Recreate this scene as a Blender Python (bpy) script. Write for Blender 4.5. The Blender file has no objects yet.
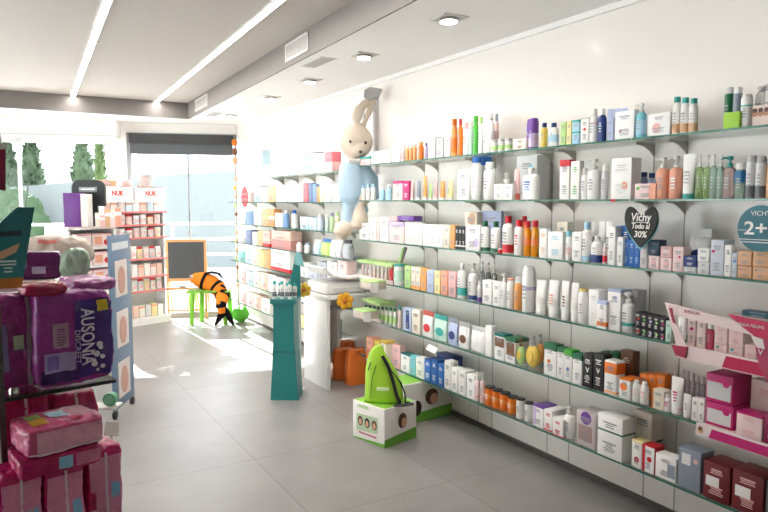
import bpy, bmesh, math, random
from mathutils import Vector, Matrix, noise
random.seed(4)
SC = bpy.context.scene
COL = SC.collection
PI = math.pi
# ---------------------------------------------------------------- camera calibration (metres)
F = 655.0; H = 1.443; YAW = math.radians(30.6); PIT = math.atan(54/655)
FW = Vector((math.sin(YAW)*math.cos(PIT), math.cos(YAW)*math.cos(PIT), -math.sin(PIT)))
RT = Vector((math.cos(YAW), -math.sin(YAW), 0))
UP = Vector((math.sin(YAW)*math.sin(PIT), math.cos(YAW)*math.sin(PIT), math.cos(PIT)))
C0 = Vector((0, 0, H))
def ray(x, y): return FW + RT*((x-384)/F) + UP*((256-y)/F)
def onz(x, y, z): d = ray(x, y); return C0 + d*((z-H)/d.z)
def onX(x, y, X): d = ray(x, y); return C0 + d*(X/d.x)
def onY(x, y, Y): d = ray(x, y); return C0 + d*(Y/d.y)
def atd(x, y, f): return C0 + ray(x, y)*f
def ysolve(px, X, z):           # world y of the point of plane X at height z seen in column px
    a = (px-384)/F; base = Vector((X, 0, z-H))
    return (base.dot(RT)-a*base.dot(FW))/(a*FW.y-RT.y)
def zsolve(py, X, y):
    b = (256-py)/F; base = Vector((X, y, 0))
    # (base+z UP).UP = b * (base + z).FW
    return H + (b*base.dot(FW)-base.dot(UP))/(UP.z-b*FW.z)
def pyof(P):
    q = Vector(P)-C0; return 256-F*q.dot(UP)/q.dot(FW)
def fwd(P): return (Vector(P)-C0).dot(FW)
# ---------------------------------------------------------------- materials
def lin(c):
    return tuple((v/12.92 if v <= .04045 else ((v+.055)/1.055)**2.4) for v in c)
HEX = dict(W='eeebe8', WH='f6f4f2', CR='ece2d2', PK='e8b9b8', LP='f0d4d2', MG='c2186f', DM='8c0f4e', RD='cf2030', OR='ee7d20', LO='f2a65a',
  YE='ecc95a', LY='f0e0a0', LG='b4d98a', GR='4cae3c', DG='1f6b47', TE='3aa8a0', DT='1b7271', LB='a8d2e8', BL='2f6fc0', NV='1f3a7c', PB='b9c4e4',
  PU='6d3f9c', LV='c9b8dd', GY='b9b7b8', LGY='d6d5d6', DGY='6c6d72', BK='1a1a1d', TN='d9ab84', BR='7a5236', MR='6e1a20', PE='eba68c', AQ='7cc8d8',
  SL='8d97a6', LM='9bcf2e', AM='e89318', ML='c8e6d8')
def rgb(k):
    h = HEX.get(k, k); return lin(tuple(int(h[i:i+2], 16)/255 for i in (0, 2, 4)))
MATS = {}
def mat(c, rough=.4, metal=0, bump=0, bs=60, var=.05, spec=.5, vs=18):
    key = (c, rough, metal, bump, bs, var, spec, vs)
    if key in MATS: return MATS[key]
    m = bpy.data.materials.new('surface_%s' % c); m.use_nodes = True
    nt = m.node_tree; b = nt.nodes['Principled BSDF']; col = rgb(c)
    b.inputs['Roughness'].default_value = rough; b.inputs['Metallic'].default_value = metal
    b.inputs['Specular IOR Level'].default_value = spec
    tc = nt.nodes.new('ShaderNodeTexCoord'); nz = nt.nodes.new('ShaderNodeTexNoise')
    nz.inputs['Scale'].default_value = vs; nt.links.new(tc.outputs['Object'], nz.inputs['Vector'])
    mx = nt.nodes.new('ShaderNodeMix'); mx.data_type = 'RGBA'
    mx.inputs[6].default_value = (*[v*(1-var) for v in col], 1); mx.inputs[7].default_value = (*[min(1, v*(1+var)) for v in col], 1)
    nt.links.new(nz.outputs['Fac'], mx.inputs[0]); nt.links.new(mx.outputs[2], b.inputs['Base Color'])
    if bump:
        n2 = nt.nodes.new('ShaderNodeTexNoise'); n2.inputs['Scale'].default_value = bs; n2.inputs['Detail'].default_value = 5
        nt.links.new(tc.outputs['Object'], n2.inputs['Vector'])
        bp = nt.nodes.new('ShaderNodeBump'); bp.inputs['Strength'].default_value = bump; bp.inputs['Distance'].default_value = .01
        nt.links.new(n2.outputs['Fac'], bp.inputs['Height']); nt.links.new(bp.outputs[0], b.inputs['Normal'])
    MATS[key] = m; return m
def film(c): return mat(c, .2, 0, .8, 45, .25, vs=30)
def emis(c, s):
    key = ('e', c, s)
    if key in MATS: return MATS[key]
    m = bpy.data.materials.new('glow_%s' % c); m.use_nodes = True; nt = m.node_tree
    b = nt.nodes['Principled BSDF']; b.inputs['Base Color'].default_value = (.8, .8, .8, 1)
    b.inputs['Emission Color'].default_value = (*rgb(c), 1); b.inputs['Emission Strength'].default_value = s
    MATS[key] = m; return m
def glass(tint=(.93, .97, .95), refl=.25, dif=0, dcol=(1, 1, 1)):
    key = ('g', tint, refl, dif, dcol)
    if key in MATS: return MATS[key]
    m = bpy.data.materials.new('clear_glass'); m.use_nodes = True; nt = m.node_tree; nt.nodes.clear()
    out = nt.nodes.new('ShaderNodeOutputMaterial'); tr = nt.nodes.new('ShaderNodeBsdfTransparent'); gl = nt.nodes.new('ShaderNodeBsdfGlossy')
    tr.inputs[0].default_value = (*tint, 1); gl.inputs['Roughness'].default_value = .03
    fr = nt.nodes.new('ShaderNodeFresnel'); fr.inputs[0].default_value = 1.45
    ml = nt.nodes.new('ShaderNodeMath'); ml.operation = 'MULTIPLY'; ml.inputs[1].default_value = refl*2
    mx = nt.nodes.new('ShaderNodeMixShader')
    nt.links.new(fr.outputs[0], ml.inputs[0]); nt.links.new(ml.outputs[0], mx.inputs[0])
    src = tr
    if dif:
        df = nt.nodes.new('ShaderNodeBsdfDiffuse'); df.inputs[0].default_value = (*dcol, 1); m2 = nt.nodes.new('ShaderNodeMixShader'); m2.inputs[0].default_value = dif
        nt.links.new(tr.outputs[0], m2.inputs[1]); nt.links.new(df.outputs[0], m2.inputs[2]); src = m2
    nt.links.new(src.outputs[0], mx.inputs[1]); nt.links.new(gl.outputs[0], mx.inputs[2]); nt.links.new(mx.outputs[0], out.inputs[0])
    MATS[key] = m; return m
def clearm(c):
    col = rgb(c); t = tuple(.55+.45*v for v in col)
    return glass(t, .5, .35, col)
# ---------------------------------------------------------------- mesh builder
class MB:
    def __init__(s): s.bm = bmesh.new()
    def box(s, x0, x1, y0, y1, z0, z1, bev=0):
        b = bmesh.new(); bmesh.ops.create_cube(b, size=1)
        for v in b.verts: v.co = Vector(((x0+x1)/2+v.co.x*(x1-x0), (y0+y1)/2+v.co.y*(y1-y0), (z0+z1)/2+v.co.z*(z1-z0)))
        if bev: bmesh.ops.bevel(b, geom=b.edges[:], offset=bev, segments=2, affect='EDGES', profile=.5)
        return s.add(b)
    def add(s, b, mtx=None):
        if mtx: b.transform(mtx)
        me = bpy.data.meshes.new('t'); b.to_mesh(me); b.free(); s.bm.from_mesh(me); bpy.data.meshes.remove(me); return s
    def lathe(s, prof, cx=0, cy=0, sx=1, sy=1, seg=16):
        rings = []
        for r, z in prof:
            r = max(r, 1e-5)
            rings.append([s.bm.verts.new((cx+sx*r*math.cos(2*PI*k/seg), cy+sy*r*math.sin(2*PI*k/seg), z)) for k in range(seg)])
        for a, b in zip(rings, rings[1:]):
            for k in range(seg): s.bm.faces.new((a[k], a[(k+1) % seg], b[(k+1) % seg], b[k]))
        s.bm.faces.new(rings[0][::-1]); s.bm.faces.new(rings[-1]); return s
    def loft(s, secs, seg=16, n=2):      # secs: (cx, cy, z, rx, ry) superellipse sections
        rings = []
        for cx, cy, z, rx, ry in secs:
            R = []
            for k in range(seg):
                a = 2*PI*k/seg; c_, s_ = math.cos(a), math.sin(a)
                R.append(s.bm.verts.new((cx+rx*math.copysign(abs(c_)**(2/n), c_), cy+ry*math.copysign(abs(s_)**(2/n), s_), z)))
            rings.append(R)
        for a, b in zip(rings, rings[1:]):
            for k in range(seg): s.bm.faces.new((a[k], a[(k+1) % seg], b[(k+1) % seg], b[k]))
        s.bm.faces.new(rings[0][::-1]); s.bm.faces.new(rings[-1]); return s
    def tube(s, pts, rad, seg=8, flat=1.0):
        pts = [Vector(p) for p in pts]; n = len(pts)
        if not hasattr(rad, '__len__'): rad = [rad]*n
        rings = []; ref = None
        for i, p in enumerate(pts):
            t = (pts[min(i+1, n-1)]-pts[max(i-1, 0)]).normalized()
            if ref is None: ref = Vector((0, 0, 1)) if abs(t.z) < .9 else Vector((0, 1, 0))
            a = t.cross(ref).normalized(); b = a.cross(t).normalized(); ref = b
            rings.append([s.bm.verts.new(p+(a*math.cos(2*PI*k/seg)+b*flat*math.sin(2*PI*k/seg))*max(rad[i], 1e-4)) for k in range(seg)])
        for a, b in zip(rings, rings[1:]):
            for k in range(seg): s.bm.faces.new((a[k], a[(k+1) % seg], b[(k+1) % seg], b[k]))
        s.bm.faces.new(rings[0][::-1]); s.bm.faces.new(rings[-1]); return s
    def ell(s, c, r, seg=16):
        b = bmesh.new(); bmesh.ops.create_uvsphere(b, u_segments=seg, v_segments=max(8, seg//2), radius=1)
        for v in b.verts: v.co = Vector((c[0]+v.co.x*r[0], c[1]+v.co.y*r[1], c[2]+v.co.z*r[2]))
        return s.add(b)
    def prism(s, poly, y0, y1):          # polygon in x,z extruded along y
        a = [s.bm.verts.new((x, y0, z)) for x, z in poly]; b = [s.bm.verts.new((x, y1, z)) for x, z in poly]
        n = len(poly); s.bm.faces.new(a); s.bm.faces.new(b[::-1])
        for k in range(n): s.bm.faces.new((a[k], b[k], b[(k+1) % n], a[(k+1) % n]))
        return s
    def hexa(s, q, off):                 # quad q (4 world points) thickened by vector off
        off = Vector(off); a = [s.bm.verts.new(Vector(p)) for p in q]; b = [s.bm.verts.new(Vector(p)+off) for p in q]
        n = len(q); s.bm.faces.new(a); s.bm.faces.new(b[::-1])
        for k in range(n): s.bm.faces.new((a[k], b[k], b[(k+1) % n], a[(k+1) % n]))
        return s
    def disc(s, cx, cz, r, y0, y1, seg=20, rx=None):
        rx = rx or r
        return s.prism([(cx+rx*math.cos(2*PI*k/seg), cz+r*math.sin(2*PI*k/seg)) for k in range(seg)], y0, y1)
    def build(s, name, m, parent=None, smooth=True, mats=None, ang=.7):
        bmesh.ops.recalc_face_normals(s.bm, faces=s.bm.faces)
        me = bpy.data.meshes.new(name); s.bm.to_mesh(me); s.bm.free()
        if smooth:
            for p in me.polygons: p.use_smooth = True
            try: me.set_sharp_from_angle(angle=ang)
            except Exception: pass
        for q in (mats or [m]): me.materials.append(q)
        o = bpy.data.objects.new(name, me); COL.objects.link(o)
        if parent: o.parent = parent
        return o
def into(mb, o, m):                      # surface print joins its part's own mesh, with its own material slot
    bm = mb.bm; bmesh.ops.recalc_face_normals(bm, faces=bm.faces)
    me = o.data; k = len(me.materials); me.materials.append(m)
    for f in bm.faces: f.material_index = k
    tmp = bpy.data.meshes.new('t'); bm.to_mesh(tmp); bm.free(); b2 = bmesh.new(); b2.from_mesh(me); b2.from_mesh(tmp); b2.to_mesh(me); b2.free(); bpy.data.meshes.remove(tmp)
LABELS = {}
def tag(o, label, cat, group=None, kind=None):
    n = len(label.split())
    if n > 16:
        label = ' '.join(label.split()[:13])+' ...'; print('LABEL LEN', n, label)
    if label in LABELS: print('DUP LABEL', label)
    LABELS[label] = 1
    o['label'] = label; o['category'] = cat
    if group: o['group'] = group
    if kind: o['kind'] = kind
    return o
def thing(name, label, cat, loc=(0, 0, 0), rz=0, group=None):
    o = bpy.data.objects.new(name, None); COL.objects.link(o); o.location = loc; o.rotation_euler = (0, 0, rz); o.empty_display_size = .05
    return tag(o, label, cat, group)
def struct(name, mb, m, **k):
    o = mb.build(name, m, smooth=k.pop('smooth', False), **k); o['kind'] = 'structure'; return o
def textmesh(txt, size, width=None, extr=.0006, shear=0, bold=0):
    cu = bpy.data.curves.new('lettering', 'FONT'); cu.body = txt; cu.size = size; cu.extrude = extr; cu.align_x = 'CENTER'; cu.align_y = 'CENTER'; cu.shear = shear; cu.offset = bold
    cu.resolution_u = 3
    o = bpy.data.objects.new('lettering', cu); COL.objects.link(o)
    dg = bpy.context.evaluated_depsgraph_get(); me = bpy.data.meshes.new_from_object(o.evaluated_get(dg)); bpy.data.objects.remove(o)
    xs = [v.co.x for v in me.vertices]
    if width and xs:
        k = width/(max(xs)-min(xs))
        for v in me.vertices: v.co.x *= k
    return me
def lettering(name, txt, size, m, parent, x, y, z, width=None, up=0, fn=None, bold=0, shear=0, face=1):
    # lettering standing in the local x-z plane, read from -y
    me = textmesh(txt, size, width, shear=shear, bold=bold)
    for v in me.vertices:
        a, b, c = v.co
        if up: a, b = -b*(1 if up > 0 else -1), a*(1 if up > 0 else -1)
        q = Vector((x+a, y-c-.0007, z+b))
        if fn: q.y = fn(q.x, q.z)-c-.0009
        v.co = q
    me.materials.append(m); o = bpy.data.objects.new(name, me); COL.objects.link(o); o.parent = parent; return o
# ---------------------------------------------------------------- products
def lines(mb, x0, x1, z1, z0, y, n=4, seed=0):
    r = random.Random(seed); hgt = (z1-z0)/n
    for k in range(n):
        w = (x1-x0)*(r.uniform(.45, 1)); xa = (x0+x1)/2-w/2
        mb.box(xa, xa+w, y-.0005, y+.0004, z1-k*hgt-hgt*(.42 if k else .6), z1-k*hgt)
    return mb
def carton(t, w, d, h, c, o):
    b = MB(); b.box(-w/2, w/2, -d/2, d/2, 0, h, min(.0018, w*.1)); bo = b.build('body', mat(c, o.get('ro', .45)), t)
    for bc, a, z in o.get('bands', ()):
        e = .0005 if z < 1 else .0008
        MB().box(-w/2-e, w/2+e, -d/2-e, d/2+e, h*a, h*z+(e if z >= 1 else 0), .0004).build('band', mat(bc, .4), t)
    if 'panel' in o:
        pc, a, e, f_, g = o['panel']; MB().box(-w/2+w*a, -w/2+w*e, -d/2-.0008, -d/2+.001, h*f_, h*g).build('panel', mat(pc, .4), t)
    if 'logo' in o:
        lc, lx, lz, lr = o['logo']; MB().disc(w*lx, h*lz, w*lr, -d/2-.0011, -d/2+.001).build('logo', mat(lc, .4), t)
    if o.get('pr', 1):
        pc = o.get('pc', '9b9aa0' if c not in ('BK', 'NV', 'BL', 'MR', 'MG') else 'W')
        m = MB(); lines(m, -w*.3, w*.3, h*.84, h*.68, -d/2-.0014, 3, t.name+'a'); lines(m, -w*.28, w*.28, h*.36, h*.12, -d/2-.0014, 5, t.name+'b'); into(m, bo, mat(pc, .5))
def bprint(t, w, h, ry, o, z0=.25, z1=.58, c='a3a2a8'):
    m = MB(); lines(m, -w*.2, w*.2, h*z1, h*z0, -ry-.0004, 4, t.name); into(m, [q for q in t.children if q.name.startswith('body')][0], mat(o.get('pc', c), .5))
def bmat(c, o): return clearm(c) if o.get('clear') else mat(c, o.get('ro', .3))
def body_label(t, w, h, sy, o):
    if 'lab' in o:
        lc, a, e = o['lab']; MB().lathe([(w/2+.0006, h*a), (w/2+.0006, h*e)], sy=sy, seg=20).build('label', mat(lc, .4), t)
def bottle(t, w, d, h, c, o):
    cap = o.get('cap', 'W'); ch = o.get('ch', .18); cw = o.get('cw', .55); sy = o.get('sy', .8); r = w/2; hb = h*(1-ch)
    MB().lathe([(r*.9, 0), (r, h*.02), (r, hb*.82), (r*.93, hb*.9), (r*.7, hb*.965), (r*cw*.8, hb*.985), (r*cw*.8, hb+h*.01)], sy=sy, seg=20).build('body', bmat(c, o), t)
    MB().lathe([(r*cw, hb), (r*cw, h*.98), (r*cw*.9, h)], sy=sy if cw > .8 else 1, seg=16).build('cap', mat(cap, .35), t)
    body_label(t, w, h, sy, o)
    if o.get('pr', 1): bprint(t, w, h, r*sy, o)
def can(t, w, d, h, c, o):
    r = w/2; ch = o.get('ch', .16); hb = h*(1-ch)
    MB().lathe([(r*.95, 0), (r, h*.01), (r, hb-h*.03), (r*.85, hb)], seg=20).build('body', bmat(c, o), t)
    MB().lathe([(r*.84, hb), (r*.84, h*.96), (r*.7, h*.99), (r*.2, h)], seg=16).build('cap', mat(o.get('cap', 'W'), .35), t)
    body_label(t, w, h, 1, o)
    if o.get('pr', 1): bprint(t, w, h, r, o)
def jar(t, w, d, h, c, o):
    r = w/2; ch = o.get('ch', .2)
    MB().lathe([(r*.93, 0), (r*.97, h*.02), (r*.97, h*(1-ch))], seg=22).build('body', bmat(c, o), t)
    MB().lathe([(r*1.02, h*(1-ch)), (r*1.02, h*.98), (r*.96, h)], seg=22).build('lid', mat(o.get('cap', 'W'), .35), t)
    body_label(t, w*.985, h, 1, o)
    bprint(t, w, h, r*.99, o, .3, .6, 'W' if c in ('OR', 'BK') else '9b9aa0')
def pump(t, w, d, h, c, o):
    r = w/2; sy = o.get('sy', .8); hb = h*.74; cap = mat(o.get('cap', 'W'), .35)
    MB().lathe([(r*.9, 0), (r, h*.02), (r, hb*.84), (r*.9, hb*.93), (r*.5, hb*.99), (r*.35, hb)], sy=sy, seg=20).build('body', bmat(c, o), t)
    m = MB(); m.lathe([(r*.42, hb), (r*.42, hb+h*.08), (r*.3, hb+h*.1)], seg=14); m.lathe([(r*.14, hb+h*.1), (r*.14, h*.92)], seg=10)
    m.lathe([(r*.4, h*.91), (r*.42, h*.98), (r*.3, h)], seg=14); m.tube([(0, 0, h*.955), (-r*.7, -r*.5, h*.955), (-r*.95, -r*.7, h*.92)], [r*.16, r*.14, r*.1]); m.build('pump_head', cap, t)
    body_label(t, w, h, sy, o)
    if o.get('pr', 1): bprint(t, w, h, r*sy, o, .2, .5)
def tube(t, w, d, h, c, o):
    r = w/2; ch = o.get('ch', .14)
    MB().lathe([(r*.82, 0), (r*.86, h*ch)], sy=.8, seg=18).build('cap', mat(o.get('cap', 'W'), .35), t)
    MB().loft([(0, 0, h*ch, r*.84, r*.68), (0, 0, h*.35, r*.92, r*.6), (0, 0, h*.7, r*.98, r*.36), (0, 0, h*.95, r, r*.1), (0, 0, h, r, r*.08)], 18).build('body', bmat(c, o), t)
    m = MB(); lines(m, -w*.2, w*.2, h*.62, h*.3, -r*.62, 4, t.name); into(m, [q for q in t.children if q.name.startswith('body')][0], mat(o.get('pc', '9b9aa0'), .5))
    if 'lab' in o:
        lc, a, e = o['lab']; MB().loft([(0, 0, h*a, r*.93, r*.66), (0, 0, h*e, r*.97, r*.6)], 18).build('label', mat(lc, .4), t)
def pouch(t, w, d, h, c, o):
    MB().loft([(0, 0, 0, w*.47, d*.3), (0, 0, h*.06, w*.5, d*.48), (0, 0, h*.4, w*.49, d*.5), (0, 0, h*.75, w*.48, d*.3), (0, 0, h*.82, w*.47, d*.05), (0, 0, h, w*.47, d*.04)], 20, 3).build('bag', film(c), t)
    m = MB(); m.box(-w*.48, w*.48, -d*.07, d*.07, h*.8, h, .001); m.build('header_card', mat(o.get('cap', 'W'), .4), t)
    if 'lab' in o: m = MB(); m.disc(0, h*.35, h*.16, -d*.52, -d*.4, rx=w*.3); m.build('label', mat(o['lab'][0], .4), t)
def roundb(t, w, d, h, c, o):
    r = w/2; MB().ell((0, 0, h*.36), (r, r*.55, h*.36), 20).build('body', bmat(c, o), t)
    m = MB(); m.lathe([(r*.28, h*.68), (r*.28, h*.76)]); m.lathe([(r*.1, h*.76), (r*.1, h*.92)]); m.lathe([(r*.26, h*.9), (r*.2, h)]); m.tube([(0, 0, h*.95), (-r*.6, -r*.3, h*.93)], [r*.1, r*.07]); m.build('pump_head', mat(o.get('cap', 'W')), t)
    m = MB(); m.disc(0, h*.37, h*.17, -r*.57, -r*.3, rx=r*.5); m.build('label', mat(o.get('lc', 'YE')), t)
KINDS = dict(box=(carton, 'carton', 'carton'), bot=(bottle, 'bottle', 'bottle'), can=(can, 'spray_can', 'can'), jar=(jar, 'jar', 'jar'), pump=(pump, 'pump_bottle', 'bottle'),
             tube=(tube, 'squeeze_tube', 'tube'), pouch=(pouch, 'product_pouch', 'packet'), rnd=(roundb, 'round_pump_bottle', 'bottle'))
ORD = ['first', 'second', 'third', 'fourth', 'fifth', 'sixth', 'seventh', 'eighth', 'ninth']
NUM = ['zero', 'one', 'two', 'three', 'four', 'five', 'six', 'seven', 'eight', 'nine']
def nick(s):
    s = s.split(' with ')[0].split(' holding ')[0]; return ' '.join(s.split()[-4:])
LAST = {}; CUR = {}
def shelf(name, z, X=2.368): CUR.update(name=name, z=z, X=X); LAST.clear()
def P(kind, x0, x1, top, c, desc, where=None, **o):
    fn, nm, cat = KINDS[kind]; X = CUR['X']+o.get('f', .015); z = CUR['z']
    if 'bot' in o: z = zsolve(o['bot'], X, ysolve((x0+x1)/2, X, z))
    xm = (x0+x1)/2
    if kind in ('box', 'pouch'):
        ya, yb = ysolve(x1, X, z), ysolve(x0, X, z); w = (yb-ya)*.95; d = o.get('d', min(max(w*.6, .03), .09)); cy = (ya+yb)/2; cx = X+d/2; zt = zsolve(top, X, cy)
    else:
        y_ = ysolve(xm, X+.03, z); w = (x1-x0)*1.07*fwd((X+.03, y_, z))/F; y_ = ysolve(xm, X+w*.45, z); cx = X+w*.45; cy = y_; d = w; zt = zsolve(top, cx, cy)
    h = zt-z
    back = o.get('f', .015) >= .09
    if where is None:
        if 'of' in o: where = 'on %s' % CUR['name']
        elif 'last' not in LAST: where = 'at far end of %s' % CUR['name']
        else: where = ('on %s, behind %s' if back else 'on %s, next to %s') % (CUR['name'], LAST['last'])
    lab = '%s %s' % (desc, where)
    t = thing(nm, lab, cat, (cx, cy, z), -PI/2, o.get('group') or '%ss on %s' % (cat, CUR['name']))
    fn(t, w, d, max(h, .02), c, o)
    if not back and 'of' not in o: LAST['last'] = nick(desc)
    return t
def RUN(kind, n, xs, xe, t0, t1, c, desc, **o):
    g = '%s on %s' % (desc, CUR['name'])
    for k in range(n):
        a = xs+(xe-xs)*k/n; b = xs+(xe-xs)*(k+1)/n
        P(kind, a, b, t0+(t1-t0)*k/max(1, n-1), c, '%s, %s of %s from left' % (desc, ORD[k], NUM[n]), of=1, group=g, **o)
    LAST['last'] = nick(desc)
# ================================================================= ROOM
XW = 2.626; ZC = 2.40; ZR = 2.58
def n2(v): v = Vector(v); v.z = 0; return v.normalized()
WRA = Vector((2.64, 8.03, 0)); WD = n2((-.955, .296, 0)); WL = WRA+WD*1.48; WN = Vector((WD.y, -WD.x, 0))  # window wall: starts at column, runs left; WN points outward
if WN.y < 0: WN = -WN
WRB = WRA+WD*1.32
# floor material
def floor_mat():
    m = bpy.data.materials.new('grey_floor_tile'); m.use_nodes = True; nt = m.node_tree; b = nt.nodes['Principled BSDF']
    tc = nt.nodes.new('ShaderNodeTexCoord'); mp = nt.nodes.new('ShaderNodeMapping'); mp.inputs['Location'].default_value = (-1.195, -2.655, 0)
    nt.links.new(tc.outputs['Object'], mp.inputs['Vector'])
    br = nt.nodes.new('ShaderNodeTexBrick'); br.offset = 0; br.squash = 1; br.inputs['Scale'].default_value = 1
    br.inputs['Brick Width'].default_value = .77; br.inputs['Row Height'].default_value = .795; br.inputs['Mortar Size'].default_value = .0022; br.inputs['Mortar Smooth'].default_value = .2
    br.inputs['Color1'].default_value = (.262, .25, .242, 1); br.inputs['Color2'].default_value = (.283, .27, .262, 1); br.inputs['Mortar'].default_value = (.13, .12, .11, 1)
    nt.links.new(mp.outputs[0], br.inputs['Vector'])
    nz = nt.nodes.new('ShaderNodeTexNoise'); nz.inputs['Scale'].default_value = 1.7; nz.inputs['Detail'].default_value = 8; nz.inputs['Roughness'].default_value = .65
    nt.links.new(tc.outputs['Object'], nz.inputs['Vector'])
    mx = nt.nodes.new('ShaderNodeMix'); mx.data_type = 'RGBA'; mx.blend_type = 'MULTIPLY'; mx.inputs[0].default_value = 1
    cr = nt.nodes.new('ShaderNodeValToRGB'); cr.color_ramp.elements[0].color = (.82, .82, .82, 1); cr.color_ramp.elements[1].color = (1.12, 1.12, 1.12, 1)
    cr.color_ramp.elements[0].position = .3; cr.color_ramp.elements[1].position = .7
    nt.links.new(nz.outputs['Fac'], cr.inputs[0]); nt.links.new(br.outputs['Color'], mx.inputs[6]); nt.links.new(cr.outputs[0], mx.inputs[7]); nt.links.new(mx.outputs[2], b.inputs['Base Color'])
    r = nt.nodes.new('ShaderNodeMapRange'); r.inputs[3].default_value = .3; r.inputs[4].default_value = .42; nt.links.new(nz.outputs['Fac'], r.inputs[0]); nt.links.new(r.outputs[0], b.inputs['Roughness'])
    bp = nt.nodes.new('ShaderNodeBump'); bp.inputs['Strength'].default_value = .25; bp.inputs['Distance'].default_value = .003; nt.links.new(br.outputs['Fac'], bp.inputs['Height']); bp.invert = True
    nt.links.new(bp.outputs[0], b.inputs['Normal'])
    return m
wallm = mat('f2eeea', .42, 0, 0, var=.015); ceilm = mat('f5f3f1', .7, 0, 0, var=.01); recm = mat('bdb5af', .75, 0, .05, 200, .03); beamm = mat('7d7774', .7, 0, .05, 200, .03)
panelm = mat('f1ebe6', .2, 0, 0, var=.01, spec=.6)
struct('floor', MB().box(-4.3, 3.2, -3.2, 10.4, -.1, 0), floor_mat())
struct('wall_right', MB().box(XW, XW+.12, -3.2, 8.1, 0, ZR+.2), panelm)
struct('wall_left', MB().box(-4.3, -4.2, -3.2, 1.5, 0, ZR+.2).box(-4.3, -4.2, 6.6, 10.6, 0, ZR+.2).box(-4.3, -4.2, 1.5, 6.6, 0, .06).box(-4.3, -4.2, 1.5, 6.6, 2.2, ZR+.2), wallm)
w3 = MB()
for k in range(5): w3.box(-4.28, -4.22, 1.53+k*1.26-.03, 1.53+k*1.26+.03, .06, 2.2)
w3 = struct('window_3', w3, mat('d7d8d9', .4)); MB().box(-4.253, -4.247, 1.5, 6.6, .06, 2.2).build('pane', glass((.97, .99, .98), .3), w3)  # unseen window, added to throw daylight on the ceiling and right wall
struct('wall_back', MB().box(-4.3, 3.2, -3.3, -3.2, 0, ZR+.2), wallm)
# ceiling: lower slab as a ring around the recess
R0 = onz(0, 107.7, ZC); R1 = onz(189, 119.2, ZC); R2 = onz(418, 0, ZC)
dr = (R2-R1).normalized(); dl = (R0-R1).normalized()
A = R1; B = R1+dr*11.0; D_ = R1+dl*4.9; Cc = D_+dr*11.0
m = MB()
def quadbox(m, q, z0, z1): m.hexa([Vector((p[0], p[1], z0)) for p in q], (0, 0, z1-z0))
def oy(x): p = WRA+WN*.2; return p.y+(x-p.x)*WD.y/WD.x
quadbox(m, [(A.x, A.y), (3.2, A.y), (3.2, oy(3.2)), (A.x, oy(A.x))], ZC, ZC+.03)
quadbox(m, [(D_.x, D_.y), (A.x, A.y), (A.x, oy(A.x)), (D_.x, oy(D_.x))], ZC, ZC+.03)
quadbox(m, [(B.x, B.y), (3.2, B.y), (3.2, A.y), (A.x, A.y)], ZC, ZC+.03)
quadbox(m, [(-4.3, oy(-4.3)), (D_.x, oy(D_.x)), (D_.x, D_.y), (Cc.x, Cc.y), (-4.3, Cc.y)], ZC, ZC+.03)
struct('ceiling', m, ceilm)
mc = MB(); quadbox(mc, [(-4.3, -3.3), (3.2, -3.3), (3.2, oy(3.2)), (-4.3, oy(-4.3))], ZR, ZR+.1); struct('ceiling', mc, recm)
m = MB(); t_ = .02
for p, q in ((A, B), (D_, A), (D_, Cc), (Cc, B)):
    d = (q-p).normalized(); nn = Vector((-d.y, d.x, 0)); mid = (A+B+D_+Cc)/4
    if (mid-p).dot(nn) < 0: nn = -nn
    m.hexa([Vector((p.x, p.y, ZC)), Vector((q.x, q.y, ZC)), Vector((q.x, q.y, ZR)), Vector((p.x, p.y, ZR))], nn*.012)
struct('trim_1', m, beamm)
# wall joints (slotted uprights recessed between the white panels)
YJ = [(a*.861, b*.861) for a, b in ((4.500, 4.308), (3.768, 3.610), (3.055, 2.868), (2.312, 2.118), (1.58, 1.39))]
m = MB()
for a, b in YJ:
    for y in (a, b): m.box(XW-.0015, XW+.001, y-.002, y+.002, 0, 1.70)
struct('trim_2', m, mat('8f8c8b', .5))
m = MB(); m.box(XW-.012, XW, -3, 8.0, 0, .03); struct('baseboard_right', m, mat('57504c', .5))
m = MB(); m.box(XW-.018, XW, -3, 8.0, ZC-.03, ZC); struct('trim_3', m, mat('efecea', .5))
# ---- window wall
gl = glass((.97, .99, .98), .3)
def wp(s, z, out=0): v = WL+WD*s+WN*out; return Vector((v.x, v.y, z))
m = MB(); m.hexa([wp(-.16, 0), wp(.0, 0), wp(.0, ZC), wp(-.16, ZC)], WN*.2)   # narrow pier
m.hexa([wp(0, 2.19), wp(6, 2.19), wp(6, ZC), wp(0, ZC)], WN*.2)
struct('wall_window', m, wallm)
m = MB()
d2 = (WRB-WRA).normalized(); L2 = (WRB-WRA).length
def rp(s, z, out=0): v = WRA+d2*s+WN*out; return Vector((v.x, v.y, z))
m.hexa([rp(-.3, 2.28), rp(L2, 2.28), rp(L2, ZC+.02), rp(-.3, ZC+.02)], WN*.2)
struct('wall_door', m, wallm)
fr = mat('d7d8d9', .4); fr2 = mat('9c9fa2', .4)
def barw(m, f, s0, s1, z0, z1, o0=.05, th=.05): m.hexa([f(s0, z0, o0), f(s1, z0, o0), f(s1, z1, o0), f(s0, z1, o0)], WN*th)
m = MB()
for s0, s1 in ((.0, .06), (1.02, 1.05), (2.2, 2.25), (3.5, 3.55), (4.9, 4.95)): barw(m, wp, s0, s1, 0, 2.19)
barw(m, wp, .06, 6, 0, .06); barw(m, wp, .06, 6, 2.14, 2.19)
w1 = struct('window_1', m, fr)
g = MB(); barw(g, wp, .11, 6, .06, 2.14, .07, .006); g.build('pane', gl, w1)
m = MB(); barw(m, rp, .0, .045, 0, 2.28); barw(m, rp, L2-.05, L2, 0, 2.28); barw(m, rp, 0, L2, 0, .06); barw(m, rp, 0, L2, 2.23, 2.28); barw(m, rp, .6, .62, 0, 2.25)
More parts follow.
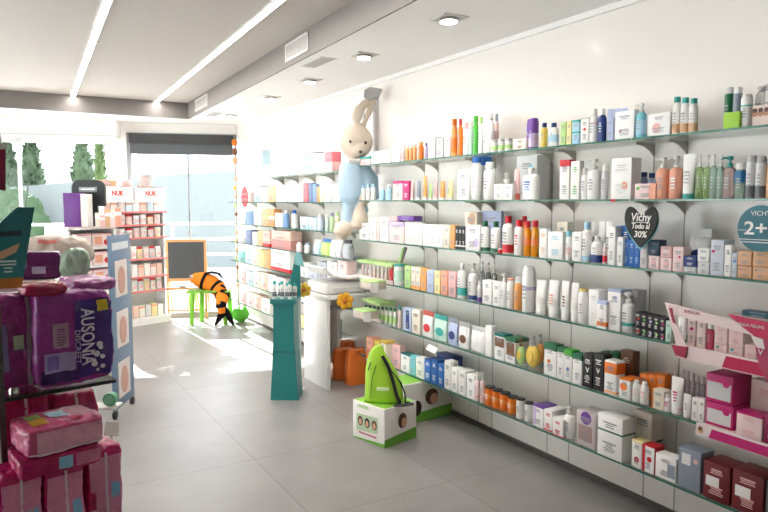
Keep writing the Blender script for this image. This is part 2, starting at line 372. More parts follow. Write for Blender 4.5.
w2 = struct('window_2', m, fr2)
g = MB(); barw(g, rp, 0.045, L2-.05, .06, 2.23, .07, .006); g.build('pane', gl, w2)
# blinds
t = thing('roller_blind_box', 'long white blind housing above the wide left window', 'blind', wp(2, 2.25, 0))
def rel(o, pts): return [Vector(p)-o.location for p in pts]
zb0 = zsolve(137.0, WL.x, WL.y-.3); zb1 = ZC
mm = MB(); mm.hexa(rel(t, [wp(-.1, zb0+.015, -.3), wp(5.9, zb0+.015, -.3), wp(5.9, zb1, -.3), wp(-.1, zb1, -.3)]), WN*.295); mm.build('housing', mat('e8e4e2', .5), t, smooth=False)
mm = MB(); mm.hexa(rel(t, [wp(-.1, zb0, -.31), wp(5.9, zb0, -.31), wp(5.9, zb0+.018, -.31), wp(-.1, zb0+.018, -.31)]), WN*.3); mm.build('edge_rail', mat('c9c4c2', .5), t, smooth=False)
t = thing('roller_blind', 'charcoal roller blind rolled up over the narrow right window', 'blind', rp(.7, 2.2, -.05))
mm = MB(); mm.hexa(rel(t, [rp(.06, 2.15, -.06), rp(L2-.04, 2.15, -.06), rp(L2-.04, 2.26, -.06), rp(.06, 2.26, -.06)]), WN*.06); mm.build('cassette', mat('37383b', .5), t, smooth=False)
mm = MB(); mm.hexa(rel(t, [rp(.07, 2.02, -.03), rp(L2-.05, 2.02, -.03), rp(L2-.05, 2.16, -.03), rp(.07, 2.16, -.03)]), WN*.004); mm.build('fabric', mat('55585c', .7), t, smooth=False)
# ---- ceiling lights
def lamp_line(xa, ya, xb, yb, w, lab):
    a = onz(xa, ya, ZR); b = onz(xb, yb, ZR); d = (b-a).normalized(); a = a+d*.07; b = a+d*5.85; nn = Vector((-d.y, d.x, 0))
    t = thing('linear_ceiling_light', lab, 'ceiling light', (a+b)/2, 0, 'linear ceiling lights')
    def q(x0, x1, z): return [Vector((*(a+nn*x0).xy, z))-t.location, Vector((*(a+nn*x1).xy, z))-t.location, Vector((*(b+nn*x1).xy, z))-t.location, Vector((*(b+nn*x0).xy, z))-t.location]
    mm = MB(); mm.hexa(q(-w/2, w/2, ZR-.012), (0, 0, .006)); mm.build('diffuser', emis('fffaf4', 24), t, smooth=False)
    mm = MB(); mm.hexa(q(-w/2-.006, -w/2, ZR-.014), (0, 0, .014)); mm.hexa(q(w/2, w/2+.006, ZR-.014), (0, 0, .014)); mm.build('trim', mat('e6e3e0', .4), t, smooth=False)
lamp_line(72, 97, 107, 0, .042, 'leftmost of two recessed linear strip lights in grey ceiling')
lamp_line(155, 102, 278, 0, .042, 'rightmost of two recessed linear strip lights in grey ceiling')
DLN = ['nearest the camera', 'second nearest', 'third nearest', 'fourth nearest', 'fifth nearest, small at the far end', 'by the inner corner of the grey recess']
for k, (x, y) in enumerate(((449, 18), (364, 55), (310, 80), (271, 97), (231, 115), (190, 126))):
    p = onz(x, y, ZC)
    t = thing('downlight', 'square recessed ceiling downlight %s' % DLN[k], 'ceiling light', p, -.04, 'square downlights')
    s = .075
    mm = MB()
    for a in ((-s, s, -s, -s+.012), (-s, s, s-.012, s), (-s, -s+.012, -s, s), (s-.012, s, -s, s)): mm.box(a[0], a[1], a[2], a[3], -.006, 0)
    mm.build('frame', mat('dcdad8', .35, .3), t)
    MB().box(-s+.012, s-.012, -s+.012, s-.012, -.003, -.001).build('well', mat('c9c6c2', .3), t)
    mm = MB(); mm.lathe([(.055, -.02), (.05, -.004)], seg=20); mm.build('lamp_head', mat('cfcdca', .25, .8), t)
    mm = MB(); mm.lathe([(.042, -.0235), (.042, -.019)], seg=20); mm.build('bulb', emis('fff6ea', 14), t)
    lp = bpy.data.lights.new('downlight_beam', 'SPOT'); lp.energy = 14; lp.spot_size = 1.7; lp.spot_blend = .7; lp.shadow_soft_size = .04; lp.color = (1, .95, .88)
    lo = bpy.data.objects.new('downlight_beam', lp); COL.objects.link(lo); lo.parent = t; lo.location = (0, 0, -.03)
# vents
def ventbox(x0, y0, x1, y1, lab):
    # grille on the recess side face: corners top-left / bottom-right px
    d = dr; n = Vector((d.y, -d.x, 0)); n = -n if n.x > 0 else n
    def hit(px, py):
        r = ray(px, py); k = (R1-C0).dot(n)/r.dot(n); return C0+r*k
    a = hit(x0, y1); b = hit(x1, y1-(x1-x0)*.33); L = (Vector((b.x, b.y, 0))-Vector((a.x, a.y, 0))).length
    z0 = ZC+.035; z1 = ZR-.025
    t = thing('air_vent', lab, 'vent', Vector((a.x, a.y, z0)), math.atan2(b.y-a.y, b.x-a.x), 'wall mounted air grilles')
    mm = MB(); h = z1-z0; w = L
    sg = 1 if Vector((0, 1, 0)).dot(Matrix.Rotation(-t.rotation_euler[2], 3, 'Z') @ n) > 0 else -1
    y0_, y1_ = sorted((0, sg*.022))
    for q in ((0, w, 0, .012), (0, w, h-.012, h), (0, .012, 0, h), (w-.012, w, 0, h)): mm.box(q[0], q[1], y0_, y1_, q[2], q[3])
    mm.build('frame', mat('d9d6d3', .4), t)
    mm = MB(); k = 6
    for i in range(k): z = .014+(h-.028)*(i+.3)/k; mm.box(.01, w-.01, min(0, sg*.016), max(0, sg*.016), z, z+(h-.028)/k*.6)
    mm.build('slats', mat('bdbab7', .4), t)
ventbox(288, 38, 311, 63, 'white rectangular air grille on side of grey recess, nearer the camera')
ventbox(197, 98, 209, 115, 'white air grille on side of grey recess, at its far corner')
for k, (x, y, lab) in enumerate(((318, 62, 'flat grey slotted vent in white ceiling beside the second downlight'), (214, 114, 'small slotted ceiling vent near the far corner of the recess'))):
    p = onz(x, y, ZC); t = thing('ceiling_vent', lab, 'vent', p, 0, 'slotted ceiling vents')
    mm = MB(); mm.box(-.06, .06, -.17, .17, -.004, 0); mm.build('frame', mat('dad8d6', .5), t)
    mm = MB()
    for i in range(7): mm.box(-.05+i*.0145, -.043+i*.0145, -.16, .16, -.008, -.003)
    mm.build('slats', mat('b5b2b0', .5), t)
# ================================================================= GLASS SHELVES
XF = 2.368
KX = .861
ZS = [1.717, 1.455, 1.160, .864, .566, .276]
SN = ['top shelf', 'second shelf', 'third shelf', 'fourth shelf', 'fifth shelf', 'bottom shelf']
glm = glass((.90, .96, .94), .35); edgem = mat('2f6f60', .15, spec=.8)
brk = mat('c4beb6', .5)
def glass_shelf(z, y0, y1, ys, lab, grp, th=.008, X0=XF):
    t = thing('glass_shelf', lab, 'shelf', (X0, (y0+y1)/2, z-th), 0, grp)
    L = (y1-y0)/2; D = XW-X0
    m = MB(); m.box(.0015, D, -L, L, .0004, th); m.build('pane', glm, t, smooth=False)
    m = MB(); m.box(0, .0015, -L, L, 0, th); m.build('front_edge', edgem, t, smooth=False)
    for y in ys:
        m = MB(); yc = y-(y0+y1)/2; n = 8
        pts = [(D, 0), (D-.13, 0), (D-.13, -.006)]+[(D-.13+.13*k/n, -.006-.056*(k/n)**2.4) for k in range(1, n+1)]
        m.prism([(x, q) for x, q in pts], yc-.003, yc+.003); m.build('shelf_bracket', brk, t)
BAYS = [(4.425, 5.09), (3.697, 4.417), (2.967, 3.689), (2.226, 2.959), (1.50, 2.218), (.8, 1.492)]
BAYS = [(a*KX, b*KX) for a, b in BAYS]
BN = ['farthest bay', 'second farthest bay', 'third farthest bay', 'fourth farthest bay', 'fifth bay', 'nearest bay']
for i, z in enumerate(ZS):
    for k, (a, b) in enumerate(BAYS):
        
        if (i in (3, 4)) and k >= 4: continue
        if i == 4 and k == 3: a, b = 1.56, b
        if i == 3 and k == 3: a, b = 1.69, b
        yl = [y for pr in YJ for y in pr if a < y < b]
        glass_shelf(z, a, b, yl, 'clear glass shelf with green edge, %s, %s' % (SN[i].replace('shelf', 'row'), BN[k]), 'glass wall shelves')
# ================================================================= PRODUCTS, WALL A
shelf('top shelf', ZS[0])
P('box', 358, 370, 157, 'LP', 'low pink and white packet', bands=[('TE', .7, 1)], d=.05)
P('box', 371, 391, 151, 'W', 'wide plain white carton', d=.08)
P('box', 392, 400, 146, 'WH', 'narrow white carton', d=.06)
P('tube', 401, 405, 145, 'PK', 'tiny pink tube', cap='W')
RUN('bot', 3, 405.5, 417, 146, 144, 'LO', 'small peach bottle', cap='CR', cw=.7)
P('bot', 418, 424, 142, 'OR', 'orange bottle', cap='LO', cw=.7)
P('bot', 424.5, 428, 143, 'LV', 'thin lilac bottle', cap='PU')
P('box', 429, 435, 137, 'W', 'tall white carton', d=.06)
P('box', 436, 443, 138, 'LGY', 'pale grey carton', d=.05)
P('box', 444, 450, 137, 'W', 'small white carton', d=.05)
P('bot', 451, 457.5, 119, 'LO', 'tall orange bottle with orange cap', cap='OR', cw=.7, lab=('OR', .1, .5))
P('bot', 457.5, 463, 119, 'OR', 'tall orange spray with red cap', cap='RD', cw=.5)
P('bot', 463, 469, 123, 'WH', 'tall white bottle with red print', pc='RD', cap='PK', cw=.7)
P('bot', 468, 473, 122, 'ML', 'tall mint bottle', cap='W', cw=.7)
P('bot', 472.5, 478.5, 116, 'GR', 'tall green bottle with green cap', cap='GR', cw=.75)
P('bot', 478, 483, 117, 'W', 'tall white bottle with lime cap', cap='LG', cw=.7)
P('bot', 483, 494, 115, 'WH', 'broad white bottle', cap='W', cw=.7, ch=.12)
RUN('bot', 2, 488, 499, 114, 114, 'LP', 'pale pink spray with grey cap', cap='SL', cw=.5, f=.12)
RUN('jar', 3, 491, 512, 140, 138.5, 'W', 'low white jar', cap='GY', lab=('LG', .2, .5))
P('box', 513, 526, 139, 'CR', 'low cream carton', d=.06, pc='BR')
P('can', 526.5, 532, 119, 'PU', 'tall purple can', f=.07, cap='PU', ch=.1)
P('can', 529, 538, 118, 'PU', 'wide purple can with lilac swirl', cap='PU', ch=.08, lab=('LV', .05, .5))
P('bot', 540.5, 547.5, 123, 'YE', 'yellow bottle with navy cap', cap='NV', cw=.6)
P('bot', 548, 559, 123, 'W', 'white bottle with navy cap', cap='NV', cw=.45, sy=.6, lab=('LB', .2, .5))
P('box', 560, 565.5, 122, 'LG', 'slim yellow-green carton')
P('box', 566, 571, 121, 'LY', 'slim pale yellow carton')
P('box', 571.5, 579, 120, 'LB', 'light blue carton with teal stripes', bands=[('TE', .45, .52), ('TE', .9, 1)])
P('box', 580, 588.5, 118, 'W', 'white carton with pink mark', logo=('RD', 0, .55, .15), bands=[('GY', .96, 1)])
P('bot', 589, 598, 109, 'WH', 'tall white bottle', cap='W', cw=.6, lab=('LP', .55, .6))
P('bot', 598, 606, 109, 'NV', 'tall navy bottle with white cap', cap='W', cw=.6, pc='W')
RUN('tube', 3, 606, 627, 109, 108, 'PB', 'periwinkle tube', cap='W', f=.08)
P('box', 607, 613, 118, 'PB', 'slim periwinkle carton')
P('box', 614, 634, 111, 'WH', 'large white carton with red spots', d=.07, logo=('RD', -.2, .3, .06))
P('pump', 636, 646, 103, 'AQ', 'light blue pump bottle', cap='W', lab=('LB', .1, .5))
P('box', 647, 670, 113, 'WH', 'white carton with pink flower', d=.07, logo=('PK', -.1, .35, .2))
RUN('bot', 3, 672, 697, 97, 98.5, 'W', 'white bottle with turquoise cap', cap='TE', cw=.72, ch=.15, lab=('TN', .04, .28))
t = P('can', 724, 732, 87, 'DG', 'dark green spray can', cap='LGY', f=.05, dz=0)
P('can', 732.5, 741, 87, 'SL', 'grey spray can', cap='W', f=.05)
P('box', 722.5, 739.5, 112, 'LM', 'bright green open carton', d=.045, pr=0, f=-.0)
P('can', 741, 751, 94, 'WH', 'white spray can with teal ring', cap='W', ch=.1, lab=('TE', .62, .66))
P('can', 756, 764, 86, 'W', 'white spray can in hair display', cap='GY', f=.06, lab=('TE', .5, .56))
P('can', 764.5, 772, 84, 'W', 'white can beside display spray', cap='GY', f=.06)
# hair spray display tray with curved header
X = XF+.02; ya, yb = ysolve(775, X, 1.72), ysolve(751.5, X, 1.72)
t = thing('counter_display', 'cardboard hair display with curved header on top shelf, far right', 'display', (X, (ya+yb)/2, ZS[0]), -PI/2)
w = yb-ya; m = MB(); m.box(-w/2, w/2, 0, .003, 0, .075); m.box(-w/2, w/2, .12, .123, 0, .12); m.box(-w/2, -w/2+.003, 0, .12, 0, .075); m.box(w/2-.003, w/2, 0, .12, 0, .075); m.build('tray', mat('e3cfc4', .5), t, smooth=False)
for k in range(4): MB().disc(-w/2+w*(k+.5)/4, .045, .011, -.0016, .001).build('portrait', mat('b98468', .5), t); MB().disc(-w/2+w*(k+.5)/4, .056, .008, -.0024, .0008).build('portrait_hair', mat('4a2a1c', .5), t)
for k in range(3): m = MB(); m.tube([(-w/2-.002+k*.008, .02+.03*k, .06), (-w/2+k*.01, .02+.03*k, .115+.008*k), (-w/2+.03, .02+.03*k, .145+.006*k), (w/2, .02+.03*k, .16+.006*k)], .003, 6, 1.5); m.build('curved_strip', mat('cfc7c2', .4), t)

shelf('second shelf', ZS[1])
RUN('bot', 3, 361, 375.5, 185, 184, 'WH', 'small white bottle', cap='LB', cw=.6)
RUN('bot', 2, 379, 392, 187, 185, 'LB', 'small light blue bottle', cap='W', cw=.5)
P('box', 393, 402.5, 181, 'LP', 'pink and white carton', bands=[('MG', .86, 1)])
P('box', 403, 409, 181, 'MG', 'magenta carton')
P('tube', 410, 415, 181, 'PK', 'coral pink tube', cap='W')
P('tube', 416, 421.5, 181, 'SL', 'blue-grey tube', cap='W')
P('tube', 422.5, 428, 176, 'LO', 'taller orange tube', cap='W')
P('tube', 428.5, 433, 184, 'LG', 'light green tube', cap='W')
P('tube', 433.5, 438.5, 182, 'PK', 'soft pink tube', cap='W')
P('tube', 439, 446, 181, 'LO', 'wide orange tube', cap='W')
P('tube', 447, 454, 181, 'LY', 'pale yellow tube', cap='W')
P('box', 457, 469, 170, 'WH', 'white carton', d=.07)
P('bot', 471, 482, 157, 'WH', 'tall white bottle with blue cap', cap='BL', cw=.8, ch=.13, logo=1)
P('bot', 483, 496, 162, 'WH', 'broad white bottle', cap='W', cw=.6)
P('jar', 477, 491, 157, 'W', 'white tub with blue lid', cap='BL', f=.12)
RUN('box', 2, 493.5, 512.5, 184, 184, 'W', 'small white carton', f=.0)
P('bot', 502, 511, 173, 'W', 'round white bottle', cap='W', f=.1, where='on second shelf, behind the two small white cartons')
P('tube', 513, 520.5, 169, 'PK', 'pink tube with brick red foot', cap='cf5a40', ch=.2)
P('box', 516, 537, 156, 'LGY', 'large pale grey carton', f=.14, d=.1, logo=('AQ', .2, .75, .1))
P('bot', 521, 541, 168, 'WH', 'bulbous white bottle', cap='W', cw=.3, sy=.6, pc='BL')
P('box', 559, 569, 160, 'W', 'white carton with red top', bands=[('RD', .84, 1)])
P('box', 570, 579, 161, 'WH', 'tall white carton with green print', pc='GR')
P('bot', 581, 588, 168, 'WH', 'narrow white bottle', cap='W', cw=.6)
P('pump', 587, 601, 159, 'WH', 'white pump bottle', cap='W')
P('bot', 601, 608, 165, 'LGY', 'white bottle', cap='W', cw=.7)
P('box', 610, 631, 158, 'WH', 'large white carton with peach dot', logo=('PE', .18, .33, .16), pc='LGY')
RUN('bot', 3, 632, 655, 171, 173, 'PB', 'small blue and white bottle', cap='NV', f=.11, cw=.7)
P('box', 634, 656, 183.5, 'LP', 'pale pink carton with peach end', panel=('PE', .68, 1, 0, 1), logo=('GR', -.35, .7, .07))
P('pump', 656, 669, 157, 'PE', 'peach pump bottle', cap='W')
P('pump', 669, 682, 156, 'PE', 'second peach pump bottle', cap='W', pc='W')
P('tube', 682, 695, 154, 'WH', 'white tube with green cap', cap='TE', ch=.12, pc='GY')
RUN('pump', 2, 695, 710, 155, 155, 'LG', 'clear green pump bottle', cap='W', clear=1)
RUN('pump', 2, 709, 723, 154, 155, 'ML', 'clear mint pump bottle', cap='W', clear=1)
P('pump', 722.5, 735, 156, 'LP', 'clear pinkish pump bottle', cap='TE', clear=1)
P('bot', 734.5, 745.5, 163, 'ML', 'clear bottle with broad blue band', cap='W', cw=.8, clear=1, lab=('1d6d9c', .45, .78))
RUN('can', 2, 746, 765, 155, 156, 'LGY', 'white can with dark foot', cap='GY', lab=('DGY', .02, .3))
P('box', 765, 778, 166, 'TN', 'tan carton', d=.06)

shelf('third shelf', ZS[2])
P('box', 359, 369.5, 223, 'WH', 'plain white carton', d=.08)
P('box', 370, 376, 218, 'W', 'narrow white carton', d=.07)
P('box', 376.5, 379, 218, 'LP', 'thin pink-edged carton', d=.07)
P('box', 379.5, 388.5, 217, 'WH', 'tall white carton with pink mark', logo=('PK', 0, .7, .1), d=.07)
P('box', 389, 404, 222, 'LP', 'white carton with lilac top', bands=[('LV', .78, 1)], d=.08)
P('box', 388, 397, 216.5, 'PK', 'flat pink packet', 'lying on the lilac topped carton on third shelf', bot=221.4, d=.07)
P('box', 397.5, 414, 216, 'PU', 'flat purple carton', 'lying beside flat pink packet over third shelf cartons', bot=221, d=.07, pc='LV')
RUN('box', 4, 404.5, 422, 222.5, 223, 'W', 'slim white carton with pink print', pc='PK')
RUN('box', 3, 422.5, 442.5, 224.5, 225, 'WH', 'square white carton', pc='GY')
P('box', 443, 449.5, 225, 'CR', 'cream carton')
P('box', 450, 454.5, 225, 'LO', 'slim orange carton')
RUN('box', 3, 455, 465, 226, 226.5, 'BK', 'slim black carton', bands=[('W', .12, .18)])
P('box', 465, 480, 225, 'W', 'white carton with violet mark', logo=('LV', .25, .33, .18), d=.07)
P('box', 464, 477, 212, 'CR', 'carton with picture of hand', f=.1, logo=('TN', .1, .8, .3), where='on third shelf, rear left of the green capped bottles')
P('box', 478, 501, 211, 'PB', 'lavender blue display card', f=.14, d=.02, where='standing behind the green capped bottles on third shelf')
RUN('bot', 2, 479.5, 501, 221, 221.5, 'WH', 'white bottle with dark green cap', cap='DG', cw=.45, lab=('DG', .02, .14), sy=.7)
P('jar', 498, 502.5, 248.5, 'RD', 'tiny red jar', cap='W')
P('bot', 502, 514, 216, 'WH', 'white bottle with red cap and foot', cap='RD', cw=.5, lab=('RD', .03, .25))
P('bot', 514, 524, 220, 'WH', 'white bottle with red flip cap', cap='RD', cw=.65, pc='RD')
P('bot', 520, 528, 216, 'AM', 'amber bottle with raised red cap', cap='RD', cw=.6, f=.11)
RUN('bot', 2, 523.5, 538.5, 221, 220.5, 'AM', 'amber bottle with red cap', cap='RD', cw=.75, ro=.15, lab=('OR', .3, .5))
P('box', 539, 546.5, 229, 'WH', 'narrow ivory carton', pc='TN')
P('box', 547, 562.5, 232, 'WH', 'wide white carton', d=.06, pc='LB')
P('box', 556, 567, 222, 'CR', 'tall cream carton', f=.12, d=.05)
P('bot', 565.5, 571.5, 231, 'WH', 'small white bottle with blue cap', cap='AQ', cw=.75, logo=1, lab=('LP', .2, .45))
P('box', 571.5, 581, 232, 'WH', 'white carton facing the aisle', d=.05)
P('bot', 581, 592, 222, 'WH', 'white bottle with pale blue cap', cap='LB', cw=.5, lab=('LB', .03, .15))
RUN('tube', 3, 590.5, 612, 221.5, 221.5, 'WH', 'tall white tube', cap='W', f=.07)
P('bot', 591, 602.5, 236, 'WH', 'white bottle with navy foot', cap='W', cw=.4, lab=('NV', .02, .3))
P('bot', 602.5, 607, 243, 'LP', 'tiny pink bottle', cap='W', lab=('RD', .1, .4))
P('box', 607.5, 614.5, 227, 'WH', 'tall white carton', d=.06)
RUN('box', 2, 615, 628, 226, 225.5, 'BL', 'tall blue carton', f=.06, d=.05)
P('box', 616.5, 622.5, 237, 'WH', 'slim white carton with blue edge', f=.0, d=.035)
RUN('box', 3, 623, 639, 239, 240, 'BL', 'short blue carton', pc='LB')
P('box', 639.5, 647, 241, 'LGY', 'silver-white carton')
P('box', 648, 659, 256, 'LP', 'pink carton with bow print', logo=('PK', 0, .5, .2), d=.05)
P('box', 648, 659, 240, '2d4d66', 'dark teal carton', 'stacked on pink bow carton, third shelf', bot=255.6, d=.05)
P('box', 660, 671.5, 257.5, 'LP', 'square blush carton', d=.05, logo=('PK', 0, .5, .25))
P('box', 660, 671.5, 246.5, 'PK', 'square pink carton', 'stacked on square blush carton, third shelf', bot=257.2, d=.05, logo=('LP', 0, .5, .3))
P('box', 672, 683, 247, 'LP', 'upright pink carton', logo=('MG', .15, .6, .1), d=.05)
P('box', 683, 696, 267, 'LGY', 'low silver carton', d=.06)
P('box', 683, 696, 256, 'NV', 'low navy carton', 'stacked on low silver carton, third shelf', bot=266.7, d=.06)
P('pouch', 685, 708, 229, 'LGY', 'clear plastic pouch with blue mark', f=.13, d=.05, cap='LGY', lab=('NV', 0, 0))
RUN('box', 1, 697, 709, 262, 262, 'LGY', 'lower pale silver carton', d=.06)
P('box', 697, 709, 248.5, 'WH', 'upper pale silver carton', 'stacked on lower silver carton, third shelf', bot=261.8, d=.06, pc='SL')
P('box', 709.5, 723, 240, 'ccd2de', 'tall grey-blue carton with pink dot', d=.07, logo=('MG', -.3, .68, .12))
P('box', 723.5, 730.5, 245, 'WH', 'slim white carton with green dot', logo=('GR', .1, .74, .15))
P('box', 731, 736.5, 253, 'ccd2de', 'slim grey-blue carton with blue dot', logo=('BL', 0, .66, .25))
for k, (a, b) in enumerate(((737, 751.5), (752, 768.5), (769, 780))):
    P('box', a, b, 266.5+k*.6, 'TN', 'lower tan carton, %s of three from left' % ORD[k], of=1, d=.06, logo=('MG' if k == 0 else 'DG', -.3, .75, .06))
    P('box', a, b, 251.5+k*.2, 'TN', 'upper tan carton, %s of three from left' % ORD[k], 'third shelf, under round sign', bot=266+k*.6, d=.06)

shelf('fourth shelf', ZS[3])
RUN('tube', 7, 361, 388, 264, 263.5, 'LP', 'little pink tube under green canopy', cap='GY', ch=.1)
P('box', 388.5, 392.5, 264, 'RD', 'small red carton')
P('jar', 394, 404, 264, 'WH', 'white jar with teal drawing', cap='TE', ch=.1, lab=('ML', .2, .7))
P('box', 404.5, 410.5, 266, 'LG', 'slim light green carton', d=.04)
RUN('box', 2, 411, 420, 267, 267.5, 'CR', 'slim cream carton with orange edge', bands=[('LO', .0, .15)], d=.04)
P('box', 420.5, 426, 268, 'LO', 'orange carton', d=.04)
P('box', 426.5, 433.5, 270, 'PB', 'pale blue carton', d=.05)
P('box', 434, 440, 271, 'LY', 'slim yellow carton', d=.04)
P('box', 440.5, 447.5, 271, 'PE', 'coral orange carton', d=.04)
P('box', 448, 455.5, 272, 'PK', 'salmon pink carton', d=.05)
P('bot', 457, 467.5, 263, 'WH', 'white bottle with green stripes', cap='W', cw=.4, lab=('TE', .08, .3))
P('pump', 468, 478, 263, 'WH', 'white pump bottle with navy foot', cap='LGY', lab=('NV', .02, .14))
P('bot', 477, 481.5, 281, 'WH', 'tiny white bottle with purple foot', cap='W', lab=('PU', .02, .25), f=.0)
RUN('pump', 3, 479, 497, 261.5, 263.5, 'LGY', 'translucent pump bottle', cap='W', f=.13, clear=1)
P('box', 482, 491.5, 280.5, 'WH', 'white carton', d=.05)
P('box', 492.5, 499.5, 282, 'WH', 'slim white carton', d=.05)
P('pump', 500, 507.5, 273, 'WH', 'slender white pump bottle', cap='W')
P('bot', 506.5, 514.5, 278, 'WH', 'white bottle with coral cap', cap='PE', cw=.85, ch=.07)
P('bot', 514, 522, 277, 'LO', 'peach-orange bottle with white cap', cap='W', cw=.6)
P('can', 522.5, 534.5, 266, 'WH', 'tall white can with blue emblem', cap='W', ch=.08, lab=('LV', .48, .56))
for k, (a, b, tp, c2, ds) in enumerate(((535, 547, 280, 'W', 'broad white tube'), (547.5, 560, 280, 'PE', 'white tube with coral dot'), (560.5, 570, 281, 'BR', 'white tube with brown print'), (570.5, 579, 283, 'W', 'plain white tube'))):
    P('tube', a, b, tp, 'WH', ds, pc=c2, lab=('W', .3, .5), ch=.1)
P('bot', 578, 588, 289, 'WH', 'white bottle with yellow collar', cap='YE', cw=.9, ch=.05)
P('box', 588, 598, 290, 'WH', 'plain white carton', d=.07, pc='LGY')
P('box', 596.5, 606, 301, 'WH', 'small carton with orange band', d=.05, bands=[('OR', .1, .25), ('PB', .88, 1)], f=.0)
P('box', 606.5, 620, 290, 'WH', 'tall white carton with blue emblem', logo=('PB', .1, .8, .15), bands=[('PB', .95, 1)], d=.07)
P('box', 625, 637, 290, 'LGY', 'grey carton', f=.12, d=.06, where='on fourth shelf, behind the white pump bottle with green label')
P('pump', 620, 635, 292, 'WH', 'white pump bottle with green label', cap='W', sy=.7, lab=('TE', .16, .24))
t = None
for r in range(2):
    for k in range(5):
        xa = 634.5+k*6.1
        P('box', xa, xa+6.1, (312+k*1.5) if r else (327+k*1.5), 'BK', '%s small black carton in %s row of five' % (ORD[k], 'upper' if r else 'lower'), 'on fourth shelf', d=.05,
          logo=(['RD', 'GR', 'LV', 'LG', 'MG'][k], .1, .55, .2), group='small black cartons on fourth shelf', **({'bot': 326.5+k*1.5} if r else {}))
P('box', 665, 671, 321, 'ML', 'slim mint green carton', 'on fourth shelf, between black cartons and pink display')
# green canopy trays at the far end of shelves four and five
def canopy(x0, x1, py, z, h, lab):
    X = XF; ya, yb = ysolve(x1, X, z), ysolve(x0, X, z); t = thing('display_tray', lab, 'display', (X, (ya+yb)/2, z), -PI/2, 'green canopied display trays')
    w = yb-ya; m = MB(); m.box(-w/2, w/2, -.004, 0, 0, .03); m.build('front_lip', mat('e9d8d6', .4), t)
    m = MB(); n = 14
    m.prism([(-w/2+w*k/n, h+.012+.012*abs(math.sin(k*1.3))) for k in range(n+1)]+[(w/2, h), (-w/2, h)], -.012, .12); m.build('canopy', mat('b4d48a', .5), t)
    m = MB(); m.box(-w/2, w/2, .12, .124, 0, h+.01); m.build('back_board', mat('dfe9d2', .5), t)
canopy(359, 393, 261, ZS[3], .125, 'green topped display tray of pink tubes, fourth shelf, far end')
shelf('fifth shelf', ZS[4])
RUN('bot', 8, 364, 397, 305, 308, 'W', 'small bottle with dark cap and green label', cap='DG', lab=('LG', .15, .5), cw=.6, pc='DG')
P('bot', 397.5, 402, 306, 'LP', 'small pink bottle', cap='TE')
P('box', 402.5, 411, 308, 'PB', 'pale blue carton with navy strip', panel=('NV', .4, .8, .1, .9), d=.05)
P('box', 411.5, 420, 310, 'CR', 'cream carton', d=.05, pc='BR')
P('pouch', 421, 432, 311, 'WH', 'white pouch with red foot', d=.03, cap='cf5a50', lab=('RD', 0, 0))
P('pouch', 432.5, 446, 315, 'ML', 'mint and white pouch', d=.03, cap='TE', lab=('TE', 0, 0))
P('pouch', 446.5, 456.5, 318, 'PB', 'pale blue pouch', d=.03, cap='SL', lab=('NV', 0, 0))
P('pouch', 457, 468, 322, 'WH', 'white pouch with brown figure', d=.03, cap='GY', lab=('BR', 0, 0))
P('pouch', 468.5, 484, 327, 'W', 'clear pouch of white cotton', d=.05, cap='LGY')
P('box', 485, 491.5, 326, 'WH', 'slim upright white carton', pr=0, d=.04)
P('box', 494, 504.5, 334, 'WH', 'carton with brown and teal picture', bands=[('DT', .9, 1)], panel=('BR', .05, .95, .5, .85), d=.06)
P('box', 505, 515, 338, 'WH', 'carton with green top and brown picture', bands=[('DG', .85, 1)], panel=('BR', .1, .95, .3, .82), d=.1)
P('rnd', 515.5, 526, 338, 'LG', 'lime round bottle', cap='BR')
P('rnd', 524.5, 541, 336, 'YE', 'yellow round pump bottle', cap='GY')
P('rnd', 535, 545, 334, 'LO', 'orange round pump bottle', cap='GY', f=.12)
P('box', 543.5, 556, 344, 'WH', 'white green-topped carton with orange dot', bands=[('DG', .8, 1)], logo=('OR', -.1, .45, .12), d=.05)
P('box', 556.5, 563.5, 348, 'WH', 'narrow white carton with green top', bands=[('DG', .86, 1)], d=.05)
P('box', 563.5, 571.5, 350, 'WH', 'white carton with green top and blue dot', bands=[('GR', .8, 1)], logo=('BL', 0, .4, .15), d=.05)
P('box', 572, 581.5, 354, 'WH', 'ivory carton with green top', bands=[('DG', .8, 1)], d=.05)
for k, (a, b, tp) in enumerate(((582, 592, 354), (592.5, 603, 354))):
    t = P('box', a, b, tp, 'BK', 'black carton with white V emblem, %s' % ('left' if not k else 'right'), 'of pair on fifth shelf', d=.06)
    ya = [c for c in t.children if c.name.startswith('body')][0].dimensions
    lettering('emblem', 'V', .034, mat('W'), t, 0, -.0305, (zsolve(tp, 2.77, t.location.y)-ZS[4])*.72, bold=.0008)
RUN('box', 2, 600, 618, 352, 352, 'DG', 'dark green carton', f=.13, d=.05)
P('box', 619, 632, 351, 'BR', 'dark brown carton with V mark', f=.12, d=.05, pc='CR')
P('box', 603.5, 616, 361, 'WH', 'white carton with orange crown', bands=[('OR', .62, .95), ('LO', .04, .1)], d=.06)
P('box', 618.5, 630, 379, 'WH', 'low carton with orange disc', logo=('OR', -.1, .6, .3), bands=[('OR', .93, 1)], d=.08)
RUN('bot', 2, 632.5, 648.5, 380, 382, 'WH', 'white bottle with coral dot', cap='W', cw=.6, ch=.12, pc='PE')
RUN('box', 3, 639, 664, 374, 375, 'OR', 'orange carton', f=.1, d=.06)
P('box', 651.5, 664, 390, 'CR', 'low cream and orange carton', panel=('LO', 0, .12, 0, 1), d=.05)
P('bot', 664, 671, 394, 'WH', 'small white bottle with pink mark', cap='W', cw=.6, pc='MG')
P('tube', 670.5, 683, 377, 'WH', 'tall white tube with pink seal', cap='W', ch=.08, pc='MG', lab=('LP', .1, .2))
RUN('bot', 3, 664, 676, 371, 373, 'LGY', 'clear narrow bottle', clear=1, cap='W', f=.14)
